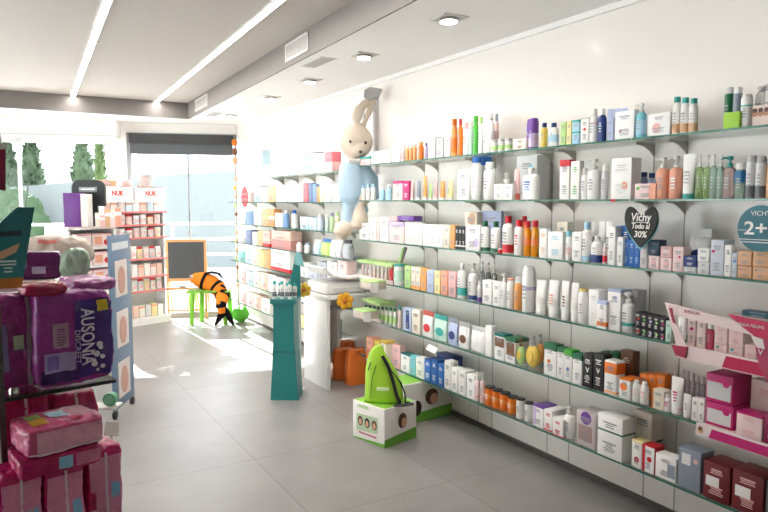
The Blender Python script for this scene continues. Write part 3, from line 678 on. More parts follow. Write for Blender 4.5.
RUN('bot', 5, 680, 704, 370, 377, 'dccfd6', 'clear mauve bottle', clear=1, cap='GY', f=.12)
P('tube', 683, 690.5, 394, 'WH', 'short white tube', cap='W')
RUN('box', 2, 691, 704, 398, 399, 'WH', 'white carton with coloured leaf', logo=('LG', .1, .8, .18))
shelf('bottom shelf', ZS[5])
P('box', 386, 391.5, 349, 'NV', 'slim navy carton', d=.05)
P('box', 392, 400, 345, 'PK', 'salmon carton', d=.05)
P('box', 400.5, 409.5, 354, 'WH', 'white carton with teal top edge', bands=[('DT', .93, 1)], d=.06)
P('box', 410, 415, 356, 'AQ', 'slim aqua carton', d=.06)
P('box', 415.5, 424, 358, 'W', 'white carton', d=.06)
P('box', 424.5, 430.5, 359, 'BL', 'blue carton', d=.07, bands=[('NV', .96, 1)], pc='W')
P('box', 431, 437, 360, '2a5fb0', 'deeper blue carton', d=.07, pc='W')
P('box', 437.5, 443.5, 364, 'BL', 'shorter blue carton', d=.06, pc='W')
P('box', 436, 453, 355, 'NV', 'broad navy carton', f=.12, d=.08)
P('box', 444, 450.5, 361, 'WH', 'tall white carton', d=.06)
P('box', 451, 457.5, 368, 'WH', 'shorter white carton', d=.06)
P('box', 458, 466, 370, 'W', 'white carton with grey end', d=.07, panel=('LGY', .8, 1, 0, 1))
P('box', 466.5, 474.5, 375, 'WH', 'square white carton', d=.07)
RUN('pump', 2, 474.5, 485, 372, 372, 'LP', 'white and pink pump bottle', cap='W', lab=('PK', .1, .2))
for k, (a, b, tp) in enumerate(((485, 495, 386), (492.5, 502.5, 389), (500, 510, 392), (507.8, 518, 396))):
    P('jar', a, b, tp, 'OR', '%s from left of four orange jars with black lids' % ORD[k], of=1, cap='BK', ch=.09, lab=('f29a4a', .42, .56), f=.02+.005*k, group='orange jars with black lids')
LAST['last'] = 'orange jars'
RUN('jar', 2, 516.5, 533, 398, 402, 'W', 'white jar with black lid', cap='BK', ch=.08)
P('box', 532.5, 543, 406, 'WH', 'white carton with purple top', bands=[('PU', .93, 1)], panel=('LV', .05, .3, .1, .9), d=.1)
P('box', 543.5, 552, 410, 'WH', 'white carton with red foot', bands=[('RD', .02, .08)], d=.1, pc='RD')
P('box', 552, 563, 419, 'WH', 'short white carton with red foot', bands=[('RD', .02, .08)], d=.07, pc='RD', f=.0)
P('pump', 563.5, 575, 406, 'WH', 'white pump bottle', cap='W', sy=.7)
P('box', 576, 595, 412, 'd0c3c4', 'mauve-grey carton with purple oval', panel=('a68a86', .1, .85, .15, .6), logo=('PU', 0, .82, .28), d=.1)
P('box', 596.5, 622, 416, 'WH', 'large white carton with green stripe', bands=[('DG', .6, .64)], d=.09, f=.0)
P('box', 632, 651, 412, 'CR', 'cream carton with green stripe', bands=[('DG', .36, .41)], f=.13, d=.08)
P('box', 631, 641.5, 441, 'WH', 'small carton with yellow top', bands=[('LY', .93, 1)], logo=('RD', 0, .3, .25), d=.06)
P('box', 641.5, 654, 446, 'RD', 'red and white carton', panel=('WH', .25, 1, 0, .97), logo=('RD', .1, .5, .2), d=.07)
P('box', 654.5, 676, 456, 'WH', 'white carton with grey photo', panel=('SL', .6, .95, .15, .7), d=.06)
P('box', 677, 700, 450, 'SL', 'slate grey carton', panel=('W', .15, .55, .6, .88), logo=('PK', .28, .75, .1), d=.09, pr=0)
P('box', 702, 729.5, 464, 'MR', 'maroon carton', panel=('W', .1, .6, .35, .62), d=.11, pc='PK')
P('box', 730.5, 763, 473, 'MR', 'second maroon carton', panel=('W', .1, .6, .35, .62), d=.11, pc='PK')
P('box', 764, 800, 486, 'DGY', 'dark grey carton', d=.1)
# ---------------------------------------------------------------- two cardboard displays at the near end
def tray(z, x0, x1, X0, lab, c_lip, c_edge, lip, c_back, hback, txt=None):
    ya, yb = ysolve(x1, X0, z), ysolve(x0, X0, z)
    t = thing('counter_display', lab, 'display', (X0, (ya+yb)/2, z), -PI/2); w = yb-ya; D = XW-X0
    MB().box(-w/2, w/2, 0, D, -.012, -.001).build('tray', mat('ead6d4', .5), t, smooth=False)
    MB().box(-w/2, w/2, -.004, 0, -lip, .012).build('front_lip', mat(c_lip, .45), t, smooth=False)
    sx_ = .42 if c_edge != 'MG' else .14; MB().prism([(-w/2+w*sx_, -lip+.004), (w/2, -lip+.004), (w/2, .003), (-w/2+w*sx_+w*.03, .003)], -.0055, -.004).build('lip_stripe', mat(c_edge, .45), t, smooth=False)
    MB().box(-w/2, w/2, D-.012, D-.006, 0, hback).build('back_board', mat(c_back, .5), t, smooth=False)
    return t, w, D
t, w, D = tray(.885, 676, 800, 2.256, 'pale pink cardboard display with magenta header replacing fourth shelf, far right', 'edd7d8', 'c0184e', .045, 'e6cdcf', .1)
TR1 = t
pinkm = mat('c0184e', .45)
ycT = t.location.y
def pl(*q): return [((lambda P_: (ycT-P_.y, P_.z-t.location.z))(onX(x, y, 2.25))) for x, y in q]
pinkl = mat('ecd6d6', .45)
MB().prism(pl((664.5, 301.5), (677, 305), (674, 318), (687, 348), (679, 355)), -.006, -.002).build('left_wing', pinkl, t, smooth=False)
MB().prism(pl((672, 345), (688, 347), (686, 358), (676, 355)), -.010, -.006).build('red_badge', mat('a52a45', .45), t, smooth=False)
MB().prism(pl((669, 308), (672, 308), (676, 324), (673, 322)), -.008, -.006).build('red_mark', mat('a52a45', .45), t, smooth=False)
MB().prism(pl((677, 305), (790, 336), (790, 345), (676, 315.5)), -.005, -.001).build('header_strip', pinkl, t, smooth=False)
MB().prism(pl((728, 314), (768, 322), (800, 329), (800, 352), (755, 336), (742, 326)), -.010, -.006).build('header', pinkm, t, smooth=False)
MB().prism(pl((754, 335), (800, 350), (800, 395), (768, 382), (760, 366)), -.012, -.008).build('right_wing', mat('b03a5e', .45), t, smooth=False)
MB().prism(pl((752, 335), (764, 339), (766, 349), (758, 347)), -.014, -.012).build('wing_patch', mat('eadede', .45), t, smooth=False)
q = pl((692, 312.5))[0]; lettering('header_lettering', 'IDÉALIA', .018, mat('b5687a'), t, q[0], -.006, q[1])
q = pl((751, 325.5))[0]; lettering('header_lettering', 'IDÉALIA PEELING', .014, mat('W'), t, q[0], -.011, q[1], width=.1)
q = pl((762, 352))[0]; lettering('badge_lettering', 'V', .03, mat('W'), t, q[0], -.015, q[1])
shelf('pink display tray', .885, 2.29)
P('tube', 677.5, 686, 315, 'WH', 'white tube with teal foot', 'at left end of pink display tray', cap='TE')
P('box', 687, 695, 317, 'LP', 'upright pale pink carton', logo=('MG', 0, .6, .2), d=.05)
P('box', 696, 705, 319, 'f0dcd6', 'upright blush carton', d=.05)
P('bot', 706, 713.5, 324, 'c4506a', 'rose bottle with white cap', cap='W', cw=.7)
for k, (a, b) in enumerate(((714, 727), (728, 743))):
    P('box', a, b, 344+k*3, 'LP', '%s lower pink carton with teal dot' % ('left' if not k else 'right'), 'on pink display tray', of=1, d=.07, logo=('TE', -.25, .6, .12), pc='PK')
    P('box', a, b, 327+k*1, 'LP', '%s upper pink carton' % ('left' if not k else 'right'), 'of stack on pink display tray', bot=343.7+k*3, d=.07, pc='PK')
P('box', 744, 756, 345, 'LP', 'single low pink carton', 'on pink display tray beside the stacked ones', d=.06, pc='PK')
P('box', 741, 775, 312, '24596b', 'long dark teal carton', 'lying behind magenta header, far right', bot=318, d=.05, f=.2, pc='LB')
t, w, D = tray(.60, 697, 800, 2.256, 'white cardboard display with magenta strip replacing fifth shelf, far right', 'eddfe0', 'MG', .036, 'e6d5d6', .02)
MB().disc(-w/2+.018, -.014, .011, -.0075, -.0055).build('portrait', mat('TN'), t)
MB().disc(-w/2+.018, -.007, .008, -.0085, -.0065).build('portrait_hair', mat('BR'), t)
shelf('magenta striped tray', .60, 2.29)
P('box', 705, 733, 404, 'MG', 'lower magenta and white carton', 'on magenta striped tray', d=.12, panel=('LGY', .04, .93, .12, .72), logo=('MG', .25, .72, .13), pr=0)
P('box', 705, 733, 375, 'MG', 'upper magenta and white carton', 'stacked over its twin on magenta striped tray', bot=403.5, d=.12, panel=('LGY', .04, .93, .12, .72), logo=('MG', .25, .72, .13), pr=0)
P('box', 735, 762, 414, 'LP', 'lower blush pink carton', 'on magenta striped tray, at front', d=.07, pc='PK', f=-.02, bands=[('MG', .93, 1)])
P('box', 748, 790, 383, 'LP', 'tall blush pink carton', 'behind lower blush carton, far right', d=.1, pc='PK', f=.1)
P('box', 763, 790, 416, 'DM', 'dark magenta carton', 'on magenta striped tray at right edge', d=.07, f=-.02, logo=('W', -.2, .3, .15))
# ---------------------------------------------------------------- hanging signs
def heart_pts(w, h, n=40):
    P_ = []
    for k in range(n):
        a = 2*PI*k/n; x = 16*math.copysign(abs(math.sin(a))**1.7, math.sin(a)); z = 13*math.cos(a)-5*math.cos(2*a)-2*math.cos(3*a)-math.cos(4*a)
        P_.append((x/32*w, (z+2.5)/29*h))
    return P_
X = 2.346; yc = ysolve(641, X, 1.36); w = ysolve(624.5, X, 1.36)-ysolve(657.5, X, 1.36); h = 41*X/.861/646
t = thing('heart_chalk_sign', 'black heart chalk sign lettered Vichy, hanging from second shelf', 'sign', (X, yc, zsolve(227, X, yc)), -PI/2)
MB().prism(heart_pts(w, h), -.003, .003).build('board', mat('1b1b1c', .6), t, smooth=False)
for tx, s, z, ww in (('Vichy', .05, .04, .1), ('Todo al', .032, .003, .09), ('30%', .038, -.032, .065)):
    lettering('chalk_lettering', tx, s, mat('f4f2ee', .8), t, 0, -.003, z, width=ww, shear=.15, bold=.0006)
MB().box(-.045, .045, -.0042, -.003, .018, .0205).build('chalk_line', mat('f4f2ee', .8), t)
t2 = thing('heart_backing', 'pale blue heart card peeking out behind the black heart sign', 'card', (X+.008, yc+.004, t.location.z-.009), -PI/2)
MB().prism(heart_pts(w*1.04, h*1.02), -.001, .001).build('card', mat('AQ', .5), t2, smooth=False)
MB().tube([(-.03, 0, h*.4), (-.03, 0, h*.5), (-.03, -.01, h*.6)], .0012).tube([(.03, 0, h*.4), (.03, 0, h*.5), (.03, -.01, h*.6)], .0012).build('cord', mat('W'), t2)
yc = ysolve(760.5, X, 1.35); r = 23.5*X/.861/769
t = thing('round_offer_sign', 'round teal offer sign reading 2+1 hanging from second shelf', 'sign', (X, yc, zsolve(228.5, X, yc)), -PI/2)
MB().disc(0, 0, r, -.002, .002, 48).build('disc', mat('2b6d7c', .5), t, smooth=False)
lettering('lettering', 'VICHY', .024, mat('W'), t, 0, -.002, r*.64, width=r*.85)
lettering('lettering', '2+1', .066, mat('W'), t, .004, -.002, -.002, width=r*1.32, bold=.001)
m = MB(); m.box(-r*.9, r*.9, -.0032, -.002, -r*.5, -r*.47); m.box(-r*.98, -r*.6, -.0032, -.002, -r*.1, -r*.08); m.box(-r*.8, r*.8, -.0032, -.002, -r*.62, -r*.58); m.build('white_lines', mat('W'), t)
MB().tube([(0, 0, r*.97), (0, 0, r*1.08)], .0015).build('hook', mat('LGY'), t)
# price chip on shelf two edge
y = ysolve(613.5, XF, ZS[1]); t = thing('shelf_tag', 'small red price tag clipped on second shelf edge', 'tag', (XF-.001, y, ZS[1]-.011), -PI/2)
MB().box(-.012, .012, -.002, 0, 0, .012, .001).build('clip', mat('RD'), t)
# leaning brown leaflet under shelf three
p = onX(402, 263, 2.41); t = thing('tilted_leaflet', 'tilted dark brown leaflet holder above fourth shelf, left part', 'card', (2.41, p.y, p.z), -PI/2)
m = MB(); m.hexa([(-.03, 0, 0), (.0, 0, -.0), (.06, 0, .11), (.03, 0, .115)], (0, .006, 0)); m.build('board', mat('5d5048', .5), t, smooth=False)
m = MB(); m.hexa([(-.045, -.002, .01), (-.025, -.002, -.0), (.028, -.002, .11), (.0, -.002, .1)], (0, .002, 0)); m.build('leaf_print', mat('9cc878', .5), t, smooth=False)
# price strip on fifth shelf
p = onX(434, 347, XF-.002); t = thing('price_card', 'white price card tilted on fifth shelf edge', 'tag', p, -PI/2)
MB().hexa([(-.05, -.004, .01), (.05, -.004, -.0), (.05, -.03, -.03), (-.05, -.03, -.02)], (0, .002, 0)).build('card', mat('W'), t)
# ================================================================= WALL B (far shelving)
BZ = [(1.69, 4.67, 6.76, 'top far shelf'), (1.443, 4.67, 7.6, 'second far shelf'), (1.197, 4.67, 7.6, 'third far shelf'), (.985, 4.67, 7.6, 'fourth far shelf'), (.765, 4.93, 7.6, 'fifth far shelf'), (.53, 4.93, 7.6, 'sixth far shelf'), (.29, 4.93, 7.6, 'lowest far shelf')]
for z, a, b, nm in BZ:
    glass_shelf(z, a, b, [a+.25+k*(b-a-.5)/4 for k in range(5)], 'long clear glass shelf in far section, %s' % nm.replace('far shelf', 'level'), 'glass shelves of the far section')
def pale(c, k=.4):  # washes a colour toward white: overexposed far-end haze painted into the products
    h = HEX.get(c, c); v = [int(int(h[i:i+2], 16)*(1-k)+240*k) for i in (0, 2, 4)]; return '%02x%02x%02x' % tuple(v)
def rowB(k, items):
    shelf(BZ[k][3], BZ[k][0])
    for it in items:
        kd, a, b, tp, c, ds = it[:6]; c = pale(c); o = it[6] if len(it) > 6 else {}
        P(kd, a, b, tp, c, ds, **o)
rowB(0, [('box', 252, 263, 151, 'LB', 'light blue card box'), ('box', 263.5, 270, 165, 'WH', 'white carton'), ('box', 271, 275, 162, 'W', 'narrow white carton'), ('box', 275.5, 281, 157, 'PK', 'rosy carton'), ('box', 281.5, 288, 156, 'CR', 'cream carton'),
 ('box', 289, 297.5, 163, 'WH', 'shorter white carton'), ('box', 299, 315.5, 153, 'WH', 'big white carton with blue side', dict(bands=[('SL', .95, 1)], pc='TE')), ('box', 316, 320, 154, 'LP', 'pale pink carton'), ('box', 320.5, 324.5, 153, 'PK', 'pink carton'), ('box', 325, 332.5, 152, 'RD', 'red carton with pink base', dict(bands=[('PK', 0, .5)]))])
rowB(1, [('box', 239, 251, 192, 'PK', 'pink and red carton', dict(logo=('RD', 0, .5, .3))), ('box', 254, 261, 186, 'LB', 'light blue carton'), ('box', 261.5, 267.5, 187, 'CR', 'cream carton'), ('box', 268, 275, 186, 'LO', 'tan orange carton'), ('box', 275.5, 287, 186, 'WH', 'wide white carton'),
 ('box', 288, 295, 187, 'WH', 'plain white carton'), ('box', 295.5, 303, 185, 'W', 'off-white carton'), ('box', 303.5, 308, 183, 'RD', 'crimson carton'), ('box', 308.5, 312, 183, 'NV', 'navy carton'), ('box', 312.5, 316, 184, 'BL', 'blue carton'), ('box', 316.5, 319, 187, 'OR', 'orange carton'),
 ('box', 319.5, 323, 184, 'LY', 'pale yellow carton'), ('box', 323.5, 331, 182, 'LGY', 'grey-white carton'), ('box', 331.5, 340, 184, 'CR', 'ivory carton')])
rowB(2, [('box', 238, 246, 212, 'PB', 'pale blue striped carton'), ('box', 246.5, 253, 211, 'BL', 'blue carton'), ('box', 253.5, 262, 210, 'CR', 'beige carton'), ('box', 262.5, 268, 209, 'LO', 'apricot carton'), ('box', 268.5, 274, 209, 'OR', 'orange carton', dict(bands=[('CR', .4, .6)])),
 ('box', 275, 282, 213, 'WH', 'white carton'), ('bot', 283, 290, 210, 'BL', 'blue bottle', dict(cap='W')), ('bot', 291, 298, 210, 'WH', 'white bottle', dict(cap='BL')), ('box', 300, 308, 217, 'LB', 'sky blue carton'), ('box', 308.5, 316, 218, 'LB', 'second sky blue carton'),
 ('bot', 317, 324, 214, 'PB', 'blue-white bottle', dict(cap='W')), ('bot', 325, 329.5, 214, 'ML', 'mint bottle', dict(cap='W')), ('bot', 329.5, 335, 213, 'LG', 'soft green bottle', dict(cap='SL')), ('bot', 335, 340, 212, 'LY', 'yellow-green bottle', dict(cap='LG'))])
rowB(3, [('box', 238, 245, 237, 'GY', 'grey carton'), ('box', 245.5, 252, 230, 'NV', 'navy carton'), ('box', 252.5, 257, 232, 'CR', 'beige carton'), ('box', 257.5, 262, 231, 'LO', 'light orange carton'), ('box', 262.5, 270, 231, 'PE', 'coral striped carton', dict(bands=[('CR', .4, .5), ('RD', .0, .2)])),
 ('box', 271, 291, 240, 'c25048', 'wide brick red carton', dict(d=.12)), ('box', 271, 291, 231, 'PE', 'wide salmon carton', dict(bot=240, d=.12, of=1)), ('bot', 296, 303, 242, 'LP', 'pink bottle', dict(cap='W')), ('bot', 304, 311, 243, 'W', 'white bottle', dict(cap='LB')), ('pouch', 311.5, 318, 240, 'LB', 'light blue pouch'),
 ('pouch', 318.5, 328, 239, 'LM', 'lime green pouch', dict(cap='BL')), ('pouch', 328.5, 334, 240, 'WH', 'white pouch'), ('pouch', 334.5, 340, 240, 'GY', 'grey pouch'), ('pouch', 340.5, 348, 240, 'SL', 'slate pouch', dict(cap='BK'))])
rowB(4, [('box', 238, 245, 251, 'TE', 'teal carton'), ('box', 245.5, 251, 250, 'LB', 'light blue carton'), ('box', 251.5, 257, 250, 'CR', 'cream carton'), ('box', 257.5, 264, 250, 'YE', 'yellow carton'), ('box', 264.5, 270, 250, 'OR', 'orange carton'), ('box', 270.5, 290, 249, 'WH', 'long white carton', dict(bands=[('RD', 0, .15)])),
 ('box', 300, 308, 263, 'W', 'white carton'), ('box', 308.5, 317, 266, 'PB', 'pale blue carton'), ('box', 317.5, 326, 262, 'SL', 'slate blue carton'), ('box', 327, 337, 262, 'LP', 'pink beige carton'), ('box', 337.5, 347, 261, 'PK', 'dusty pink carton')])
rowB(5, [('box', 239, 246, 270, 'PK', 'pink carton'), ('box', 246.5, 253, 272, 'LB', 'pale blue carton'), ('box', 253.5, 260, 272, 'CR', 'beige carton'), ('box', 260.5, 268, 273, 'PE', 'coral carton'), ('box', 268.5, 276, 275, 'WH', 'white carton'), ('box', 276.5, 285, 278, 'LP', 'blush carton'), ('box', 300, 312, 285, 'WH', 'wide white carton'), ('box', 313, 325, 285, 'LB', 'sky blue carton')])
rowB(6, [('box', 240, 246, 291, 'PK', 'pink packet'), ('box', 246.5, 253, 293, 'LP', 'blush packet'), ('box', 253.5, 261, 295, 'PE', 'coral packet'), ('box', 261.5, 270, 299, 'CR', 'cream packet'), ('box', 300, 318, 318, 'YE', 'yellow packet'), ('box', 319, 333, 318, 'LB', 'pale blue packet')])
# ================================================================= FREE-STANDING THINGS
# teal tapered floor display
b0 = onz(270.5, 400, 0); b1 = onz(298.5, 400.5, 0); bc = (b0+b1)/2; W_ = (b1-b0).length; rz = math.atan2(b1.y-b0.y, b1.x-b0.x); fd = fwd(bc)
def hpx(py, f=None): return H-(py-202)*(f or fd)/F*.998
t = thing('floor_display', 'tall tapered teal cardboard floor stand holding small bottles', 'display stand', bc, rz)
ht = H-(302-202)*fd/F; dpt = .2; tm = mat('1c7675', .4, 0, 0, var=.06)
m = MB(); w0 = W_/2; w1 = W_*.5*.8
pr_ = [(w0, 0), (w0*.88, ht*.28), (w1*.93, ht*.62), (w1*.9, ht*.97), (w1*1.02, ht)]
m.loft([(0, dpt/2, z, w, dpt/2*(w/w0)) for w, z in pr_], 4, 2)
m.bm.free(); m = MB()
rings = []
for w, z in pr_: rings.append([m.bm.verts.new(q) for q in ((-w, 0, z), (w, 0, z), (w, dpt*.9, z), (-w, dpt*.9, z))])
for a, b in zip(rings, rings[1:]):
    for k in range(4): m.bm.faces.new((a[k], a[(k+1) % 4], b[(k+1) % 4], b[k]))
m.bm.faces.new(rings[0][::-1]); m.bm.faces.new(rings[-1]); m.build('pedestal', tm, t, smooth=False)
MB().box(-w0*.84, w0*.84, -.004, .002, ht*.50, ht*.506).build('fold_line', mat('135a5a', .5), t)
MB().box(-w1*1.12, w1*1.12, -.02, dpt, ht, ht+.03).build('tray', tm, t, smooth=False)
MB().prism([(-w1*.1, ht+.03), (w1*1.1, ht+.03), (w1*1.1, ht+.27), (w1*.5, ht+.27)], dpt-.015, dpt-.005).build('header', tm, t, smooth=False)
MB().prism([(w1*.55, ht+.27), (w1*1.45, ht+.25), (w1*1.2, ht+.35), (w1*.75, ht+.36)], dpt-.03, dpt-.004).build('top_flap', mat('7fb9ba', .4), t, smooth=False)
for k in range(6):
    x = -w1*.85+k*w1*.34; q = thing('bottle', 'white bottle with teal top on teal stand, %s from left' % ORD[k], 'bottle', bc+Vector((math.cos(rz)*x-math.sin(rz)*(.03+.05*(k % 2)), math.sin(rz)*x+math.cos(rz)*(.03+.05*(k % 2)), ht+.03)), rz, 'bottles on the teal stand')
    bottle(q, .032, .03, .13-.02*(k % 2), 'W', dict(cap='TE', cw=.7, lab=('DGY', .15, .4)))
# white post behind
p = atd(299, 380, fd+.25); t = thing('display_post', 'slim white cardboard post just behind teal stand', 'post', (p.x, p.y, 0), rz)
MB().box(-.02, .02, -.01, .01, 0, .93).build('post', mat('W'), t)
MB().box(-.035, .035, -.04, .04, 0, .012).build('foot', mat('W'), t)
# white table with baby scale
t = thing('side_table', 'white slab-sided table carrying the baby scale', 'table', (2.13, 4.46, 0), 0)
TX, TY = .38, .43; zt = .70; wm = mat('f3f1f0', .35, var=.01)
MB().box(0, .03, 0, TY, 0, zt, .002).build('side_panel', wm, t); MB().box(.24, .27, .3, TY, 0, zt, .002).build('side_panel', wm, t)
MB().box(.03, .24, TY-.02, TY, .1, zt).build('back_panel', wm, t)
MB().box(-.01, TX+.01, -.01, TY+.01, zt, zt+.03, .003).build('table_top', wm, t)
MB().tube([(.03, .03, zt-.06), (.2, -.01, zt-.075), (.25, .0, zt-.09)], .012).build('handle', mat('DGY', .4), t)
t = thing('baby_scale', 'white baby weighing scale with curved tray on white table', 'scale', (2.33, 4.68, zt+.03), .0)
m = MB(); m.box(-.18, .17, -.18, .18, 0, .09, .02); m.build('base', mat('efedec', .3), t)
m = MB(); n = 12; top = []; bot = []
for k in range(n+1):
    x = -.22+.46*k/n; z = .115+.06*((k/n-.55)*2)**2+(.02 if k < 2 else 0); top.append((x, z+.014)); bot.append((x, z))
m.prism(top+bot[::-1], -.2, .2); m.build('tray', mat('f5f3f2', .25), t)
MB().box(-.12, .12, -.187, -.179, .02, .05).build('display_panel', mat('LGY', .3), t)
MB().box(-.18, .17, -.185, .18, -.0, .006).build('seam', mat('8a8886', .5), t)
def flower(px, py, f, r, lab, c='e9a81a'):
    p = atd(px, py, f); t = thing('paper_flower', lab, 'decoration', p, -YAW, 'yellow flower decorations')
    for k in range(6): a = 2*PI*k/6+.3; MB().ell((r*.62*math.cos(a), 0, r*.62*math.sin(a)), (r*.42, .012, r*.42), 14).build('petal', mat(c, .6), t)
    MB().ell((0, -.012, 0), (r*.32, .014, r*.32), 12).build('centre', mat('c8702a', .6), t)
flower(345, 301, 5.0, .065, 'yellow felt flower with brown centre on near table edge')
flower(304, 290, 5.0, .055, 'smaller yellow flower at far corner of white table', 'e8c23c')
# orange totes
for k, (x, y, w, h, lab) in enumerate(((345, 380, .20, .25, 'bright orange box under white table, front left one'), (358, 385, .18, .28, 'bright orange box under white table, front right one'), (347, 371, .2, .25, 'bright orange box under white table, rear one'))):
    p = onz(x, y, 0); t = thing('orange_tote', lab, 'box', p, .1*k-.25, 'orange boxes under the table'); om = mat('ee7a2c', .35)
    m = MB(); m.loft([(0, w*.3, 0, w*.46, w*.28), (0, w*.3, .01, w*.5, w*.3), (0, w*.3, h*.85, w*.43, w*.25), (0, w*.3, h, w*.36, w*.2)], 24, 6); m.build('body', om, t)
    m = MB(); m.tube([(-w*.2, w*.0, h*.88), (-w*.12, -.005, h*1.0), (w*.12, -.005, h*1.0), (w*.2, 0, h*.88)], .008); m.build('handle', mat('f08a40', .35), t)
# packs standing behind the bag on wall base
def stack_box(px0, px1, top, X, z, d, c, ds, bands=(), **o):
    CUR.update(X=X, z=z, name='x'); P('box', px0, px1, top, c, ds, '', d=d, f=0, bands=bands, **o)
P0 = P
stack_box(366, 373, 338, 2.325, .29, .08, 'PE', 'orange and peach carton behind green bag, leftmost of its row', [('OR', .0, .4)])
stack_box(374, 380, 341, 2.325, .29, .08, 'YE', 'yellow carton behind green bag, second of its row')
stack_box(380.5, 385.5, 341, 2.325, .29, .08, 'CR', 'cream carton with yellow top behind green bag', [('YE', .9, 1)])
glass_shelf(.28, 4.43, 5.3, [4.7, 5.1], 'low glass shelf end behind the orange boxes and green bag', 'glass wall shelves', X0=2.7) if False else None
canopy(363, 381, 0, ZS[4], .13, 'light green topped display tray, fifth shelf, far end')
# protruding green trays
for (x, y, f, lab) in ((365, 289, 4.6, 'small tray with green top and beige front above fifth shelf'), (358, 318, 4.7, 'small tray with green top below fifth shelf end')):
    p = atd(x, y, f); t = thing('sample_tray', lab, 'display', (p.x, p.y, p.z), -PI/2)
    MB().box(-.07, .09, -.0, .12, 0, .05, .003).build('tray', mat('d8c6bc', .5), t)
    MB().box(-.075, .095, -.005, .12, .05, .06, .004).build('top', mat('b4d48a', .5), t)
    MB().hexa([(.095, -.01, .055), (.095, .05, .055), (.1, .05, -.02), (.1, -.01, -.01)], (.003, 0, 0)).build('hanging_card', mat('W'), t)
# floor cartons with portraits
def promo_box(p, w, d, h, rz, lab, side):
    t = thing('promo_carton', lab, 'carton', p, rz, 'green and white promotional cartons')
    MB().box(0, w, 0, d, 0, h, .003).build('body', mat('ebe7e0', .45), t)
    gm = mat('6fae3c', .45); e = .0012
    m = MB(); m.prism([(w*.0-e, 0), (w+e, 0), (w+e, h*.10), (0-e, h*.02)], -e, 0)
    m.build('green_band', gm, t, smooth=False)
    m = MB(); m.hexa([(w+e, 0, 0), (w+e, d, 0), (w+e, d, h*.3), (w+e, 0, h*.2)], (-e, 0, 0)); m.build('green_band', gm, t, smooth=False)
    m = MB(); m.hexa([(.01, .01, h+e), (w-.01, .01, h+e), (w-.01, d-.01, h+e), (.01, d-.01, h+e)], (0, 0, -e)); m.build('green_top', mat('8cc63f', .45), t, smooth=False)
    lettering('heading', 'e l i f e x i r' if False else '-----', .03, mat('8cb85a'), t, w*.35, -e, h*.9) if False else None
    m = MB(); lines(m, w*.08, w*.6, h*.93, h*.83, -.0012, 2, 3); m.build('heading', mat('8cb85a', .5), t, smooth=False)
    if side:
        MB().prism([(w*.12, h*.22), (w*.8, h*.30), (w*.8, h*.72), (w*.12, h*.68)], -e, 0).build('photo_panel', mat('b7c9a6', .5), t, smooth=False)
        for k in range(3):
            x = w*(.25+.22*k); MB().disc(x, h*.5, h*.13, -.0022, -.0002, rx=w*.08).build('portrait_hair', mat(['5a3a2a', '2c1c18', '6a4630'][k]), t); MB().disc(x, h*.48, h*.08, -.0032, -.0002, rx=w*.045).build('portrait_face', mat('d9a584'), t)
        m = MB(); m.box(w*.2, w*.75, -.0025, 0, h*.17, h*.21); m.build('caption', mat('c2607c'), t)
    # portrait on the right side face
    q = bpy.data.objects.new('portrait', None)
    def sd(cy, cz, ry, rz_, x0, x1, c, nm):
        m = MB(); seg = 24; a = [(x0, cy+ry*math.cos(2*PI*k/seg), cz+rz_*math.sin(2*PI*k/seg)) for k in range(seg)]; m.hexa(a, (x1-x0, 0, 0)); m.build(nm, mat(c), t, smooth=False)
    bpy.data.objects.remove(q)
    sd(d*.55, h*.58, d*.13, h*.2, w-.001, w+.0015, '5a3a2a', 'portrait_hair'); sd(d*.6, h*.52, d*.08, h*.14, w-.001, w+.0028, 'd9a584', 'portrait_face')
    if not side: sd(d*.1+.06, h*.35, d*.1, h*.2, w-.001, w+.0015, '3a241c', 'portrait_hair')
    return t
a = onz(353, 436, 0); b = onz(384.5, 448.5, 0); c = onz(413.5, 430, 0)
w = (b-a).length; d = (c-b).length*.74; h = H-pyof((0, 0, 0)) if False else None
hz = zsolve(410, b.x, b.y)
t = promo_box(a, w, d, hz, math.atan2(b.y-a.y, b.x-a.x), 'white and green promotional carton with portraits, carrying the lime bag', 1)
BOX1 = (a, b, c, hz)
b2 = onz(404, 425, 0); c2 = onz(453, 413.5, 0); dd = (c2-b2); rz2 = math.atan2(dd.y, dd.x)-PI/2
w2 = .22; ax = b2-Vector((math.cos(rz2), math.sin(rz2), 0))*w2
t = promo_box(ax, w2, dd.length, min(.262, zsolve(383, b2.x, b2.y)), rz2, 'second white and green promotional carton, behind and right of lime bag carton', 0)
# lime drawstring bag
ctr = (a+c)/2+Vector((0, 0, hz)); ctr = onz(384, 401, hz); ctr.z = hz
t = thing('drawstring_backpack', 'lime green backpack with black straps on promotional carton', 'bag', ctr, -YAW-.1)
fb = fwd(ctr); s = fb/F
sec = [(-.5, 0, 0, 17, 9), (0, 0, 1.5, 20, 11), (0, 0, 10, 19.5, 11.5), (-1.5, 0, 22, 17.5, 10.5), (-3.5, 0, 33, 15, 9), (-5.5, 0, 42, 11, 7.5), (-6.5, 0, 49, 8, 5), (-6, 0, 54, 5.5, 3.5), (-5, 0, 57, 2.5, 2)]
m = MB(); m.loft([(x*s, y*s, z*s, rx*s, ry*s) for x, y, z, rx, ry in sec], 28, 2.6)
for v in m.bm.verts:
    nz_ = noise.noise(v.co*22)*.010+noise.noise(v.co*60)*.003
    if v.co.z > .01: v.co += Vector((v.co.x, v.co.y, 0)).normalized()*nz_
o = m.build('bag', mat('a8d838', .45, 0, .3, 40, .1), t); sb = o.modifiers.new('sub', 'SUBSURF'); sb.levels = sb.render_levels = 2
bkm = mat('BK', .5)
